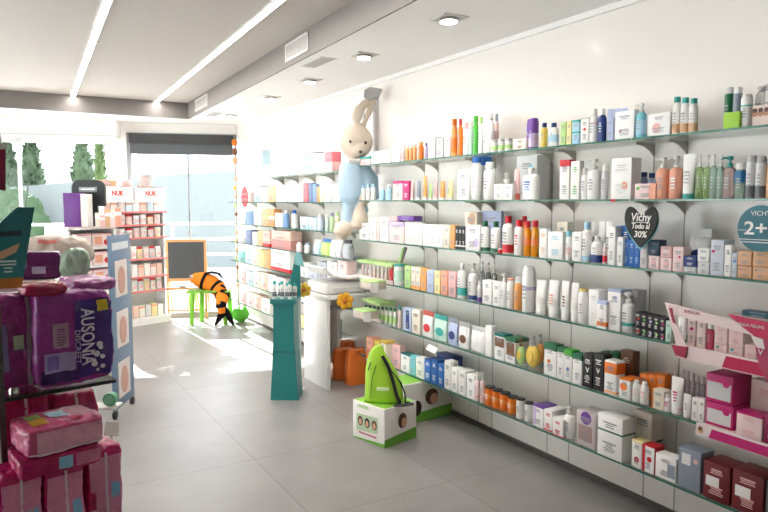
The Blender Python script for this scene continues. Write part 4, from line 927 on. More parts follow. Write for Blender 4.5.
MB().tube([(q[0]*s, q[1]*s, q[2]*s) for q in ((-1, -6, 47), (5, -9, 38), (10, -12.5, 24), (14, -14, 10), (17, -13, 2.5), (12, -15, 1), (20, -15, 1), (30, -12, 2))], .017, 8, .4).build('strap', bkm, t)
MB().tube([(q[0]*s, q[1]*s, q[2]*s) for q in ((3, -8, 43), (8, -6, 32), (17, -3, 20), (21, -2, 9), (22, -7, 1.5), (27, -9, 1.5))], .010, 8, .5).build('strap', bkm, t)
MB().tube([(q[0]*s, q[1]*s, q[2]*s) for q in ((-9, -4, 44), (-13, -6, 40), (-15, -9, 33))], .005, 6, .5).build('loop', bkm, t)
m = MB(); m.tube([(q[0]*s, q[1]*s, q[2]*s) for q in ((-7, -9, 38), (-11, -11.5, 24), (-12, -12.5, 6))], .003, 6); m.build('zip', mat('5c8a1c'), t)
m = MB(); m.box(-6*s, 6*s, -11.8*s, -9*s, 14*s, 17*s); m.build('emblem', mat('e8f4c8'), t)
# ================================================================= PLUSH RABBIT
def remesh(o, v, sub=0):
    r = o.modifiers.new('r', 'REMESH'); r.mode = 'VOXEL'; r.voxel_size = v; r.use_smooth_shade = True
    sm = o.modifiers.new('s', 'SMOOTH'); sm.factor = .6; sm.iterations = 5
RF = fwd((2.39, ysolve(357, 2.39, 1.8), 1.8)); o3 = atd(357, 150, RF)
t = thing('plush_rabbit', 'big plush rabbit in pale blue dungarees hanging from wall by ears', 'soft toy', o3, -YAW)
sR = RF/F
def L(x, y, dep=0): return Vector(((x-357)*sR, dep, (150-y)*sR))
furm = mat('ddcdbd', .95, 0, .5, 90, .06, spec=.1); bluem = mat('b7cfe2', .9, 0, .3, 80, .05, spec=.1)
m = MB()
m.ell(L(356.5, 142), (17*sR, 14*sR, 17*sR)); m.ell(L(360, 150, -.07), (8*sR, 7*sR, 7*sR))
m.tube([L(361, 132), L(366, 120), L(371, 108), L(374, 98)], [.03, .022, .03, .025], 12, .5)
m.tube([L(357, 130), L(357, 118, -.06), L(359, 112, -.06), L(367, 103, -.03), L(372, 97)], [.02, .045, .045, .03, .025], 12, .4)
m.tube([L(354, 155), L(353, 170), L(352, 195)], [.05, .06, .06], 14)
m.tube([L(367, 190, -.02), L(363, 199, -.03), L(361, 206, -.03)], [.045, .055, .03], 12)
m.tube([L(347, 222), L(343, 230, -.02), L(338, 236, -.05)], [.05, .075, .05], 12); m.tube([L(360, 207, 0), L(360, 220, -.03), L(358, 229, -.05)], [.05, .065, .045], 12)
o = m.build('body', furm, t); remesh(o, .012)
m = MB(); m.tube([L(354, 160), L(352, 168), L(351.5, 182), L(352, 197), L(353, 203)], [.075, .098, .108, .1, .07], 18, .95)
m.tube([L(350, 196), L(348, 210), L(347, 224)], [.055, .05, .055], 14); m.tube([L(356, 196), L(361, 206), L(363, 214)], [.05, .05, .05], 14)
m.tube([L(362, 162), L(368, 176), L(368, 192)], [.05, .056, .05], 14); m.tube([L(360, 160, .06), L(373, 178, .07), L(374, 200, .07)], [.04, .045, .04], 12)
o = m.build('dungarees', bluem, t); remesh(o, .012)
MB().tube([L(344, 158, -.02), L(350, 162, -.09), L(358, 162, -.07), L(364, 158, -.02)], .018, 8).build('collar', mat('WH', .8), t)
MB().ell(L(361, 153, -.12), (.014, .012, .012)).build('nose', mat('3a3030'), t)
MB().ell(L(366, 144, -.098), (.009, .006, .012)).build('eye', mat('BK', .2), t)
MB().ell(L(351, 143, -.108), (.009, .006, .011)).build('eye', mat('BK', .2), t)
MB().prism([((q[0]-357)*sR, (150-q[1])*sR) for q in ((365, 92), (370, 89), (382, 91), (378, 99), (368, 102), (364, 98))], -.05, .04).build('hanging_cloth', mat('a9a5a3', .8), t)
MB().tube([L(373, 98, -.02), L(376, 96, .08)], .01).build('wall_hook', mat('DGY', .4, .5), t)
yb_ = ysolve(372, XW-.01, 1.9)
t = thing('backing_board', 'light board behind the hanging plush rabbit', 'board', (XW-.022, yb_, 1.67), -PI/2)
MB().box(-.14, .09, 0, .02, 0, .60).build('board', mat('e5e1df', .6), t); MB().box(.05, .09, -.006, 0, 0, .58).build('edge_strip', mat('a9a4a2', .6), t); MB().box(-.14, -.1, -.006, 0, .42, .6).build('edge_strip', mat('bdb9b7', .6), t)
# ================================================================= CHILDREN'S CORNER
# easel
f1 = fwd(onz(168, 319, 0)); p0 = onz(168, 319, 0); pc = onz(188, 319, 0); t = thing('chalkboard_easel', 'wooden framed blackboard easel before the narrow window', 'easel', pc, -YAW+.1); se = f1/F
wd = mat('d9a06a', .5)
def EB(m, x0, x1, y0, y1, a=0, th=.02): m.box((x0-188)*se, (x1-188)*se, a, a+th, (319-y1)*se, (319-y0)*se)
m = MB(); EB(m, 168, 170.2, 241, 319); EB(m, 205, 207.2, 241, 319); EB(m, 168, 207, 239, 242); EB(m, 168, 207, 278, 281); m.build('frame', wd, t)
m = MB(); EB(m, 170, 205, 242, 278, .005, .01); m.build('blackboard', mat('4c5053', .7, 0, 0, var=.2, vs=6), t)
m = MB(); EB(m, 168, 207, 287, 289.5, -.03, .04); m.build('chalk_ledge', wd, t)
m = MB(); EB(m, 168, 207, 309, 311); m.build('stretcher', wd, t)
m = MB(); m.tube([(-19*se, .02, 78*se), (-19*se, .25, 0)], .012); m.tube([(18*se, .02, 78*se), (18*se, .25, 0)], .012); m.build('rear_legs', wd, t)
m = MB(); EB(m, 180, 187, 285.5, 287, -.02, .02); m.build('eraser', mat('DGY'), t)
# green kids table
pt = onz(201, 322, 0); ft = fwd(pt); st = ft/F; gm = mat('86cc3c', .35)
t = thing('kids_table', 'low lime green plastic table under plush fish', 'table', onz(209, 323, 0), -YAW)
zt = .40
MB().box(-.24, .26, -.12, .12, zt-.025, zt, .01).build('table_top', mat('6fb030', .35), t)
for x, y in ((-.16, -.09), (-.10, .09), (.2, -.09), (.22, .09)): MB().tube([(x, y, zt-.02), (x*1.12, y*1.12, 0)], [.03, .026], 10).build('leg', gm, t)
t = thing('kids_stool', 'small lime green stool left of kids table', 'stool', onz(194, 313, 0), -YAW)
MB().lathe([(.07, .25), (.085, .26), (.085, .275), (.07, .28)]).build('seat', gm, t)
for k in range(4): a = PI/4+k*PI/2; MB().tube([(.05*math.cos(a), .05*math.sin(a), .255), (.085*math.cos(a), .085*math.sin(a), 0)], .011).build('leg', gm, t)
# fish
pf = atd(212, 292, ft*.995); t = thing('plush_fish', 'large orange plush clownfish with black stripes draped over green table', 'soft toy', pf, -YAW); sf = ft/F
def Fp(x, y, d=0): return Vector(((x-212)*sf, d, (292-y)*sf))
path = [(191, 280, 0), (195, 279, 0), (202, 280, 0), (211, 283, 0), (219, 288, -.03), (225, 294, -.13), (227, 302, -.31), (228, 309, -.31)]
rad = [.03, .085, .115, .12, .105, .085, .055, .04]
orm = mat('f0862a', .85, 0, .3, 70, .08, spec=.1); blm = mat('17171a', .85, 0, .2, 70, spec=.1)
import bisect
def fpos(u):
    u = max(0, min(.9999, u))*(len(path)-1); i = int(u); q = u-i
    return Fp(*path[i]).lerp(Fp(*path[i+1]), q), rad[i]*(1-q)+rad[i+1]*q
N = 28; pts = [fpos(k/N) for k in range(N+1)]
o = MB().tube([p for p, r in pts], [r for p, r in pts], 20, .85).build('body', orm, t)
for u in (.33, .55, .72, .86):
    a = [fpos(u+e) for e in (-.022, 0, .022)]; MB().tube([p for p, r in a], [r*1.04+.002 for p, r in a], 20, .86).build('stripe', blm, t)
m = MB(); m.tube([Fp(204, 274, -.02), Fp(212, 272, -.03), Fp(220, 273, -.05), Fp(225, 278, -.08)], [.03, .045, .035, .01], 10, .35); m.build('dorsal_fin', blm, t)
m = MB(); m.tube([Fp(204, 290, -.1), Fp(198, 291, -.14), Fp(190, 290, -.14)], [.03, .025, .008], 10, .3); m.build('side_fin', blm, t)
m = MB(); m.tube([Fp(224, 284, -.1), Fp(229, 287, -.14)], [.03, .008], 10, .35); m.build('rear_fin', blm, t)
m = MB(); m.prism([((q[0]-212)*sf, (292-q[1])*sf) for q in ((226, 305), (230, 305), (234, 312), (237, 324), (231, 318), (228.5, 313), (224, 318), (217, 325), (221, 312))], -.2, -.15); o = m.build('tail_fin', blm, t)
bv = o.modifiers.new('b', 'BEVEL'); bv.width = .012; bv.segments = 3
MB().ell(Fp(194, 276, -.085), (.02, .012, .02)).build('eye', mat('W', .3), t); MB().ell(Fp(194, 276, -.097), (.01, .008, .01)).build('pupil', mat('BK', .2), t)
# green bag/ball
pg = onz(241, 322, 0); t = thing('green_toy_bag', 'crumpled bright green toy bag right of plush fish', 'bag', pg, 0); m = MB()
m.ell((0, 0, .1), (.1, .1, .1), 20)
for v in m.bm.verts: v.co += v.co.normalized()*noise.noise(v.co*16)*.03
m.build('bag', mat('62c83a', .4, 0, .5, 20), t)
m = MB(); m.tube([(-.05, -.04, .16), (-.02, -.06, .24), (.03, -.05, .24), (.05, -.03, .16)], .007); m.build('handle', gm, t)
# garland
gp = rp(.05, 2.2, -.12); t = thing('hanging_garland', 'long hanging garland of beads and charms at narrow window edge', 'garland', gp)
m = MB(); m.tube([(0, 0, 0), (0, 0, -1.9)], .004); m.build('cord', mat('CR'), t)
for k in range(17):
    z = -.03-k*.11; c = ['TN', 'LG', 'BR', 'W', 'PE', 'YE'][k % 6]
    if k < 3: MB().ell((0, 0, z), (.035, .03, .045), 10).build('charm', mat(['OR', 'BR', 'TN'][k], .6), t)
    else: MB().ell((.008*(-1)**k, 0, z), (.018, .018, .026), 10).build('charm', mat(c, .6), t)
# ================================================================= NUK RACK
ra = onz(136, 326.5, 0); rb = onz(171, 321, 0); rd = (rb-ra).normalized(); ra2 = ra-rd*.36; Lr = (rb-ra2).length; rz = math.atan2(rd.y, rd.x); fr_ = fwd(ra)
t = thing('baby_goods_rack', 'white gondola rack with red price rails and NUK headers', 'rack', ra2, rz)
wm = mat('efecec', .4); rdm = mat('e07c7a', .4)
zr = [.1, .40, .57, .78, 1.03, 1.18, 1.33]
MB().box(0, Lr, -.0, .32, 0, .08).build('base', wm, t); MB().box(0, Lr, .3, .32, .08, 1.6).build('back_panel', wm, t)
MB().box(0, .02, 0, .3, 0, 1.42).build('side_panel', wm, t); MB().box(Lr-.01, Lr, .1, .3, 0, 1.42).build('side_panel', wm, t)
for i, z in enumerate(zr[1:]):
    s_ = MB().box(.02, Lr-.01, .02, .3, z-.015, z).build('shelf', wm, t); MB().box(.02, Lr-.01, .01, .02, z-.016, z+.004).build('price_rail', rdm, s_)
for k in range(2):
    hb = MB().box(Lr*(.02+.5*k), Lr*(.48+.5*k), .03, .04, 1.44, 1.62).build('header_board', mat('f6f3f3'), t)
    lettering('header_lettering', 'NUK', .075, mat('d8322c'), t, Lr*(.25+.5*k), .03, 1.54, width=.14, bold=.003)
pal = [('PK', 'pink'), ('WH', 'white'), ('LP', 'blush'), ('GY', 'grey'), ('PE', 'coral'), ('YE', 'yellow'), ('LB', 'pale blue'), ('CR', 'cream')]
lv = ['bottom level', 'second level up', 'third level up', 'fourth level up', 'fifth level up', 'sixth level up', 'top level']
rnd = random.Random(8)
for i, z in enumerate(zr):
    if i == 0: z = .082
    n = 8 if i > 3 else 9
    used = {}
    for k in range(n):
        c, cn = pal[(k*3+i*2+rnd.randint(0, 1)) % 8]; x = .05+(Lr-.1)*(k+.5)/n; hh = rnd.uniform(.105, .125) if i > 3 else rnd.uniform(.13, .155)
        P_ = ra2+Vector((math.cos(rz)*x-math.sin(rz)*.1, math.sin(rz)*x+math.cos(rz)*.1, z))
        kd = 'jar' if (i in (4, 5)) else ('pouch' if i in (1, 3) else 'box')
        fn, nm, cat = KINDS[kd]; wd_ = (Lr-.1)/n*.86
        nmx = {'jar': 'cup', 'pouch': 'blister pack', 'box': 'packet'}[kd]
        q = thing({'jar': 'baby_cup', 'pouch': 'blister_pack', 'box': 'packet'}[kd], 'small %s %s on red-railed rack, %s, %s from left' % (cn, nmx, lv[i], ORD[k]), nmx, P_, rz, '%ss on the red railed rack' % nmx)
        if kd == 'jar': jar(q, wd_, wd_, hh, pale(c, .5), dict(cap='RD' if k % 3 == 0 else 'W', lab=('LP', .2, .6)))  # rack goods whitened too, the bright haze put into their colours
        else: fn(q, wd_, .05, hh, pale(c, .5), dict(cap='RD' if k % 2 else 'W', bands=[('PE', .75, .9)] if k % 2 else [], pr=0, lab=('PK', 0, 0)))
for k, (x, c, w, h, ds) in enumerate(((.14, 'TN', .2, .07, 'low beige and pink packet on top of rack, left end'), (.36, 'LP', .12, .07, 'low blush packet on top of rack beside beige packet'), (.62, 'GY', .13, .15, 'square grey-pink packet on top of rack, right end'))):
    x = min(x, Lr-.08); q = thing('packet', ds, 'packet', ra2+Vector((math.cos(rz)*x-math.sin(rz)*.16, math.sin(rz)*x+math.cos(rz)*.16, 1.62 if k < 3 else 0)), rz, 'packets on top of the rack')
    carton(q, w, .1, h, c, dict(panel=('PK', .1, .6, .2, .8), bands=[('PE', 0, .08)]))
t_ = bpy.data.objects['baby_goods_rack']; MB().box(0, Lr, .03, .3, 1.605, 1.62).build('top_board', wm, t_)
# ================================================================= WHITE SHELF UNIT with cartons (left middle)
fu = 5.6
ua = atd(84, 300, fu); ub = atd(118, 300, fu+.25); ud = Vector((ub.x-ua.x, ub.y-ua.y, 0)); Lu = ud.length; ud.normalize(); rzu = math.atan2(ud.y, ud.x)
u0 = Vector((ua.x, ua.y, 0))-ud*.12
def hz_(py): return H-(py-202)*fu/F
t = thing('white_shelf_unit', 'white open shelf unit of pink cartons behind the purple packs', 'shelf unit', u0, rzu)
zl = [hz_(247.5), hz_(266), hz_(284), hz_(304)]; ztop = hz_(229)
Lu2 = Lu+.12
MB().box(0, .02, 0, .4, 0, ztop).build('side_panel', wm, t); MB().box(Lu2-.02, Lu2, 0, .4, 0, ztop).build('side_panel', wm, t); MB().box(.02, Lu2-.02, .38, .4, 0, ztop-.02).build('back_panel', wm, t)
MB().box(0, Lu2, -.01, .4, ztop-.0, ztop+.02).build('top', mat('e9ddd6', .5), t)
for z in zl: MB().box(.02, Lu2-.02, 0, .38, z-.02, z).build('shelf', wm, t)
LV = ['highest', 'second highest', 'third highest', 'lowest']
for i, z in enumerate(zl):
    for k in range(2):
        w = (Lu2-.06)/2*.94; x = .03+(Lu2-.06)*(k+.5)/2; pos = u0+Vector((math.cos(rzu)*x-math.sin(rzu)*.1, math.sin(rzu)*x+math.cos(rzu)*.1, z))
        q = thing('carton', 'pink-white carton in white shelf unit, %s compartment, %s side' % (LV[i], 'right' if k else 'left'), 'carton', pos, rzu, 'cartons in the white shelf unit')
        carton(q, w, .18, .115, 'efdcd8', dict(panel=('PE' if i < 3 else 'PK', .1, .5, .2, .8), logo=('RD', .22, .35, .14), pr=0, bands=[('PK', .9, 1)]))
# black arch sign with purple box
so = Vector((0, 0, ztop+.02)); fa = fu+.1; pa = atd(89.5, 228, fa); t = thing('arched_display', 'black arched display header standing on white shelf unit', 'display', (pa.x, pa.y, ztop+.02), rzu*0-YAW); sa = fa/F
m = MB(); W2 = 16.5*sa; ht = 46*sa; n = 10; out = [(-W2, 0), (-W2, ht-8*sa)]+[(-W2+8*sa*(1-math.cos(a)), ht-8*sa+8*sa*math.sin(a)) for a in [PI/2*k/n for k in range(n+1)]]+[(W2-8*sa*(1-math.sin(a)), ht-8*sa+8*sa*math.cos(a)) for a in [PI/2*k/n for k in range(n+1)]]+[(W2, ht-10*sa), (W2, 20*sa), (W2-8*sa, 20*sa), (W2-8*sa, 12*sa), (W2-8*sa, 0)]
m.prism(out, 0, .03); m.build('arch', mat('24272b', .5), t, smooth=False)
MB().box(-9*sa, 9*sa, -.008, 0, ht-12*sa, ht-7*sa, .003).build('name_plate', mat('8c9494'), t)
m = MB(); lines(m, -7*sa, 7*sa, ht-8.5*sa, ht-10.5*sa, -.009, 1, 2); m.build('name_print', mat('W'), t)
t = thing('purple_carton', 'tall purple and white display box before black arch', 'carton', (pa.x, pa.y, ztop+.02)+(), -YAW) if False else thing('display_box', 'tall purple and white display box before black arch', 'display', Vector((pa.x, pa.y, ztop+.02))-Vector((math.sin(YAW), math.cos(YAW), 0))*.12, -YAW)
MB().box(-17*sa, -1*sa, -.03, .08, 0, 33*sa, .003).build('purple_side', mat('6a3488', .5), t); MB().box(-.9*sa, 6*sa, -.02, .08, 0, 32*sa, .003).build('white_side', mat('W', .5), t)
for k, (x, c, h) in enumerate(((9, 'CR', .12), (14, 'PK', .1), (19, 'TN', .15), (24, 'LP', .13), (29, 'PE', .16))):
    b = atd(89.5+x, 227, fa-.15); q = thing('sample_packet', 'small %s packet right of purple box, %s from left' % (dict(CR='cream', PK='pink', TN='tan', LP='blush', PE='coral')[c], ORD[k]), 'packet', (b.x, b.y, ztop+.02), -YAW+.2, 'packets beside the purple box')
    carton(q, .042, .04, h, c, dict(pr=0, bands=[('WH', .6, .8)]))
# ================================================================= POSTER STAND ON WHEELS
pa = onz(115, 421, 0); pb = onz(135, 403, 0); pd = (pb-pa).normalized(); Lp = (pb-pa).length; rzp = math.atan2(pd.y, pd.x)
zt_ = zsolve(236, pa.x, pa.y)
t = thing('poster_stand', 'blue-grey poster stand on black castors beside pink packs', 'stand', pa, rzp)
MB().box(0, Lp, 0, .012, .06, zt_, .002).build('board', mat('6f88a6', .4), t)
MB().box(Lp*.12, Lp*.88, -.002, 0, zt_-.1, zt_-.05).build('heading', mat('dfe6ee'), t)
for k, (a, b) in enumerate(((.70, .90), (.42, .62), (.14, .34))):
    z0, z1 = zt_*a-.05, zt_*b-.05
    pn = MB().box(Lp*.22, Lp*.78, -.003, 0, z0, z1).build('picture_panel', mat('e8dcd8', .4), t)
    MB().disc(Lp*.5, z0+(z1-z0)*.45, (z1-z0)*.38, -.006, -.003, rx=Lp*.16).build('picture_figure', mat('d8a898', .6), pn)
for x in (.03, Lp-.03):
    m = MB(); m.lathe([(.025, -.012), (.03, -.008), (.03, .008), (.025, .012)], seg=16)
    m.bm.transform(Matrix.Translation((x, .008, .03)) @ Matrix.Rotation(PI/2, 4, 'X')); m.build('castor', mat('BK', .4), t)
# ================================================================= LEFT NEAR GONDOLA
GR_ = .19; YG = 1.80
def G(px, py, Y=YG):                 # point on the gondola's front plane (rotated by GR_ about its left end)
    n = Vector((math.sin(GR_), -math.cos(GR_), 0)); r = ray(px, py); p0 = Vector((0, Y, 0)); k = (p0-C0).dot(n)/r.dot(n); return C0+r*k
pL = G(3, 393); pR = G(116, 384); zg = (pL.z+pR.z)/2; wG = (Vector((pR.x, pR.y, 0))-Vector((pL.x, pL.y, 0))).length
dk = mat('2b2a2c', .4)
t = thing('gondola_shelving', 'near left gondola with dark post and glass shelf of purple packs', 'shelving', (pL.x, pL.y, 0), GR_)
MB().box(-.5, wG, 0, .55, zg-.008, zg).build('glass_shelf', glm, t, smooth=False)
MB().box(-.5, wG, -.003, 0, zg-.009, zg).build('shelf_edge', mat('1c2422', .3), t)
MB().box(-.012, .002, -.01, .02, 0, 1.2).build('post', mat('55504e', .4, .3), t)
MB().box(-.5, wG-.03, .02, .55, 0, .56).build('base_cabinet', mat('d9d3cf', .5), t)
MB().box(-.5, wG+.0, .0, .57, .56, .575).build('base_shelf', mat('e8e4e0', .5), t)
MB().lathe([(.012, zg), (.012, zg+.01), (.008, zg+.016)], .03, .03, seg=14).build('shelf_bolt', mat('c9c5c0', .25, .8), t)
def puffy(n=9, w=.2, d=.1, h=.2, amp=.004, seed=0, freq=14):
    b = bmesh.new(); bmesh.ops.create_cube(b, size=2); bmesh.ops.subdivide_edges(b, edges=b.edges[:], cuts=30, use_grid_fill=True)
    for v in b.verts: v.co = Vector(surf(v.co, n, w, d, h, amp, seed, freq))
    return b
def surf(p, n, w, d, h, amp, seed, freq):
    s = (abs(p.x)**n+abs(p.y)**n+abs(p.z)**n)**(1/n); q = p/s
    r = Vector((q.x*w/2, q.y*d/2, q.z*h/2+h/2)); k = noise.noise(r*freq+Vector((seed, seed*2, 0)))*amp+abs(noise.noise(r*freq*3+Vector((seed, 0, 5))))*amp*.8-noise.noise(Vector((r.x*60, r.y*60, r.z*20)))*amp*.25
    return r+Vector((q.x, q.y, q.z))*k
def patch(t, name, m, a, c, e, g, dims, off=.0012, nn=14):     # patch a..c (x) e..g (z) in -1..1 of the front face
    n, w, d, h, amp, seed, freq = dims; M = MB(); V = []
    for i in range(nn+1):
        row = []
        for j in range(nn+1):
            x = a+(c-a)*i/nn; z = e+(g-e)*j/nn; s_ = abs(x)**n+abs(z)**n
            y = -max(0.0, 1-min(s_, .999))**(1/n); q = surf(Vector((x, y, z)), n, w, d, h, amp, seed, freq); row.append(M.bm.verts.new(q+Vector((x*.3, y, z*.3)).normalized()*off))
        V.append(row)
    for i in range(nn):
        for j in range(nn): M.bm.faces.new((V[i][j], V[i+1][j], V[i+1][j+1], V[i][j+1]))
    return M.build(name, m, t)
def fy(dims):
    n, w, d, h, amp, seed, freq = dims
    def f(x, z):
        X, Z = x/(w/2), (z-h/2)/(h/2); s_ = abs(X)**n+abs(Z)**n; y = -max(0.0, 1-min(s_, .999))**(1/n); return surf(Vector((X, y, Z)), n, w, d, h, amp, seed, freq).y-.0022
    return f
def pack(name, lab, loc, rz, w, d, h, c, amp=.004, seed=0, n=9, grp='plastic wrapped packs', freq=14):
    t = thing(name, lab, 'pack', loc, rz, grp); M = MB(); M.add(puffy(n, w, d, h, amp, seed, freq)); M.build('wrapper', film(c), t, ang=3); return t, (n, w, d, h, amp, seed, freq)
def place(x0, x1, top, z, Y, d, rz=GR_):
    """pack with front face between columns x0..x1 standing at height z"""
    n = Vector((math.sin(GR_), -math.cos(GR_), 0))
    def hit(px):
        r0 = ray(px, 300); # intersect with vertical plane then refine to height z
        py = 300
        for _ in range(6): p = G(px, py, Y); py = pyof((p.x, p.y, z))
        return G(px, py, Y)
    a, b = hit(x0), hit(x1); w = (Vector((b.x-a.x, b.y-a.y, 0))).length; c = (a+b)/2; tp = G((x0+x1)/2, top, Y).z
    c = Vector((c.x, c.y, z))+Vector((-math.sin(GR_), math.cos(GR_), 0))*d/2
    return c, w, tp-z
# main purple pack
c, w, h = place(38, 114, 291, zg, YG+.02, .13)
t, D1 = pack('sanitary_pack', 'big purple pack lettered AUSONIA on the near glass shelf', c, GR_, w, .13, h, '92308a', .006, 3)
patch(t, 'indigo_panel', film('3f1d78'), 0.0, .96, -.86, .80, D1, .0012)
patch(t, 'lower_panel', film('3c1668'), -.88, .1, -.9, -.62, D1, .0014)
patch(t, 'product_picture', mat('a99ac8', .35), -.80, -.02, -.68, -.28, D1, .002); patch(t, 'product_picture', mat('7a62b0', .35), -.74, -.45, -.62, -.34, D1, .0026)
patch(t, 'text_panel', mat('b98fa8', .35), -.58, -.18, -.18, .34, D1, .0022)
patch(t, 'yellow_sticker', mat('e8c82a', .35), .58, .84, .52, .76, D1, .0026)
f = fy(D1)
lettering('brand_lettering', 'AUSONIA', w*.25, mat('e2daee'), t, w*.15, 0, h*.5, width=h*.62, up=-1, fn=f, bold=.0006)
lettering('brand_lettering', 'DISCREET', w*.10, mat('d0b4dc'), t, w*.02, 0, h*.40, width=h*.36, up=-1, fn=f)
m = MB(); lines(m, -w*.25, -w*.13, h*.62, h*.42, -.0, 7, 5)
for v in m.bm.verts: v.co.y = f(v.co.x, v.co.z)-.001+(v.co.y)*.3
m.build('small_print', mat('8a4a72'), t, smooth=False)
m = MB()
for k in range(9): x = w*(.28+.07*math.sin(k*1.9)); z = h*(.12+.035*k); m.disc(x, z, .004+.002*(k % 3), f(x, z)-.001, f(x, z)+.001, 12)
m.build('floral_pattern', mat('e6e0f0'), t)
c, w, h = place(2, 44, 296, zg, YG+.055, .15)
t, D2 = pack('sanitary_pack', 'purple pack left of the AUSONIA pack with white paper band', c, GR_, w*1.0, .12, h, '8a1f70', .006, 7)
c2 = c; patch(t, 'white_strip', mat('b9a6b8', .4), .32, .55, -.95, .95, D2); patch(t, 'label', mat('b9c4a8', .4), -.3, .2, -.15, .15, D2); patch(t, 'pale_swirl', mat('8a7aa8', .4), -.9, -.55, -.6, .4, D2)
# the pink packs below
zb = .575
def pinkp(x0, x1, top, z, Y, d, lab, c='c01a64', sd=1, strip=True, barcode=True, pal_='dc88ab'):
    cc, w, h = place(x0, x1, top, z, Y, d); t, Dm = pack('sanitary_pack', lab, cc, GR_, w, d, h, c, .006, sd)
    patch(t, 'pale_panel', film(pal_), -.85, .9, -.8, .8, Dm); 
    if strip: patch(t, 'white_strip', mat('dfc2cf', .3), -.02, .1, -.95, .97, Dm, .002)
    if barcode: patch(t, 'barcode_label', mat('7fb4d8', .4), .3, .75, -.1, .22, Dm, .002); 
    patch(t, 'magenta_mark', film('a3124e'), -.85, -.55, -.25, .1, Dm, .002)
    return t
pinkp(2, 46, 472, zb, 1.70, .1, 'upright pink pack in bottom row, leftmost of three', sd=11)
pinkp(48, 88, 465, zb, 1.70, .1, 'upright pink pack in bottom row, middle of three', sd=12)
pinkp(90, 125, 447, zb, 1.72, .12, 'upright pink pack in bottom row, rightmost of three', sd=13, pal_='d88aac')
zmid = .80
pinkp(5, 55, 394, zb, 1.93, .12, 'magenta pack standing behind, left one under glass shelf', sd=14, c='a3124e', barcode=False, pal_='a52460')
pinkp(57, 103, 391, zb, 1.93, .12, 'magenta pack standing behind, right one under glass shelf', sd=15, c='a3124e', barcode=False, pal_='a52460')
# two packs lying across the bottom row
zc = G(60, 470, 1.68).z; zd = G(60, 450, 1.68).z; ze = G(65, 424, 1.68).z
cc, w, h = place(20, 104, 450, zc, 1.66, .14); t, Dm = pack('sanitary_pack', 'lower magenta pack lying flat across the bottom row', cc, GR_, w, .14, max(zd-zc, .04), 'b0165a', .003, 21)
patch(t, 'barcode_label', mat('8cc0dc', .4), -.1, .22, -.5, .55, Dm); patch(t, 'pale_panel', film('cf6d96'), .3, .92, -.6, .6, Dm)
cc, w, h = place(25, 105, 424, zd, 1.66, .15); t, Dm = pack('sanitary_pack', 'upper pink pack lying flat with yellow and green top patches', cc, GR_+.06, w, .15, h, 'c8517f', .004, 22)
patch(t, 'pale_panel', film('dc9db2'), -.75, .93, -.65, .7, Dm); patch(t, 'white_strip', mat('e8d4dc', .3), -.93, .93, -.86, -.68, Dm)
for nm_, cl, x0_, x1_, y0_, y1_ in (('yellow_patch', 'd8a63c', -.75, -.35, -.7, -.1), ('green_patch', '8fae50', -.72, -.35, -.05, .6), ('blue_patch', '8fb8d8', -.2, .3, -.2, .6), ('red_mark', 'c02050', .2, .5, -.75, -.35)):
    M = MB(); n_, w_, d_, h_, am, sd, fq = Dm; V = []
    for i in range(9):
        row = []
        for j in range(9):
            x = x0_+(x1_-x0_)*i/8; y = y0_+(y1_-y0_)*j/8; s_ = abs(x)**n_+abs(y)**n_; z = (1-min(s_, .99))**(1/n_); row.append(M.bm.verts.new(surf(Vector((x, y, z)), *Dm)+Vector((0, 0, .0015))))
        V.append(row)
    for i in range(8):
        for j in range(8): M.bm.faces.new((V[i][j], V[i+1][j], V[i+1][j+1], V[i][j+1]))
    M.build(nm_, mat(cl, .35), t)
# on top of the purple packs
ztp = G(76, 291, YG+.05).z
c = G(42, 286, YG+.06); t, Dm = pack('sanitary_pack', 'slim crimson pack lying on top of the purple packs', Vector((c.x-.0, c.y, ztp-.004)), GR_, G(64, 280, YG+.06).x-G(18, 280, YG+.06).x, .1, .034, '9a1240', .004, 31, 3)
c = G(85, 290, YG+.1); t, Dm = pack('sanitary_pack', 'lilac-pink wrapped pack lying on top of the AUSONIA pack', Vector((c.x+.01, c.y+.05, ztp-.006)), GR_, .12, .16, .03, 'b060a0', .006, 32, 4)
# back row on an upper glass shelf behind
t = thing('rear_gondola', 'rear part of left gondola, cream shelf behind purple packs', 'shelving', (-.05, 2.36, 0), 0)
zr2 = ztp-.005
MB().box(-.3, .2, -.25, .9, zr2-.02, zr2, .002).build('shelf', mat('e6dfd8', .5), t); MB().box(-.3, .18, .1, .88, 0, zr2-.02).build('cabinet', mat('e2dbd5', .5), t)
fb_ = 2.2
def stand_at(px, f): p = atd(px, 260, f); return Vector((p.x, p.y, zr2))
def hgt(py, f): return H-(py-202)*f/F-zr2
t, Dm = pack('sanitary_pack', 'dark purple box-like pack behind the crimson one', stand_at(40, 2.04), -.25, 40*2.04/F, .07, hgt(251, 2.04), '64165e', .001, 41, 8)
patch(t, 'white_swoosh', mat('b9a6c8', .4), -.25, .35, -.55, -.05, Dm)
t, Dm = pack('cotton_pack', 'large cream pillow-shaped pack behind dark purple box', stand_at(56, 2.35), -.4, 70*2.35/F, .14, hgt(234, 2.35), 'dccabc', .012, 42, 2.6, freq=6)
patch(t, 'red_print', mat('d87a72', .4), -.3, .2, .55, .75, Dm)
t, Dm = pack('cotton_pack', 'pale green soft pack leaning right of cream pillow pack', stand_at(75, 2.02), -.5, 28*2.02/F, .05, hgt(248, 2.02), 'a9bfa9', .008, 43, 2.6, freq=10)
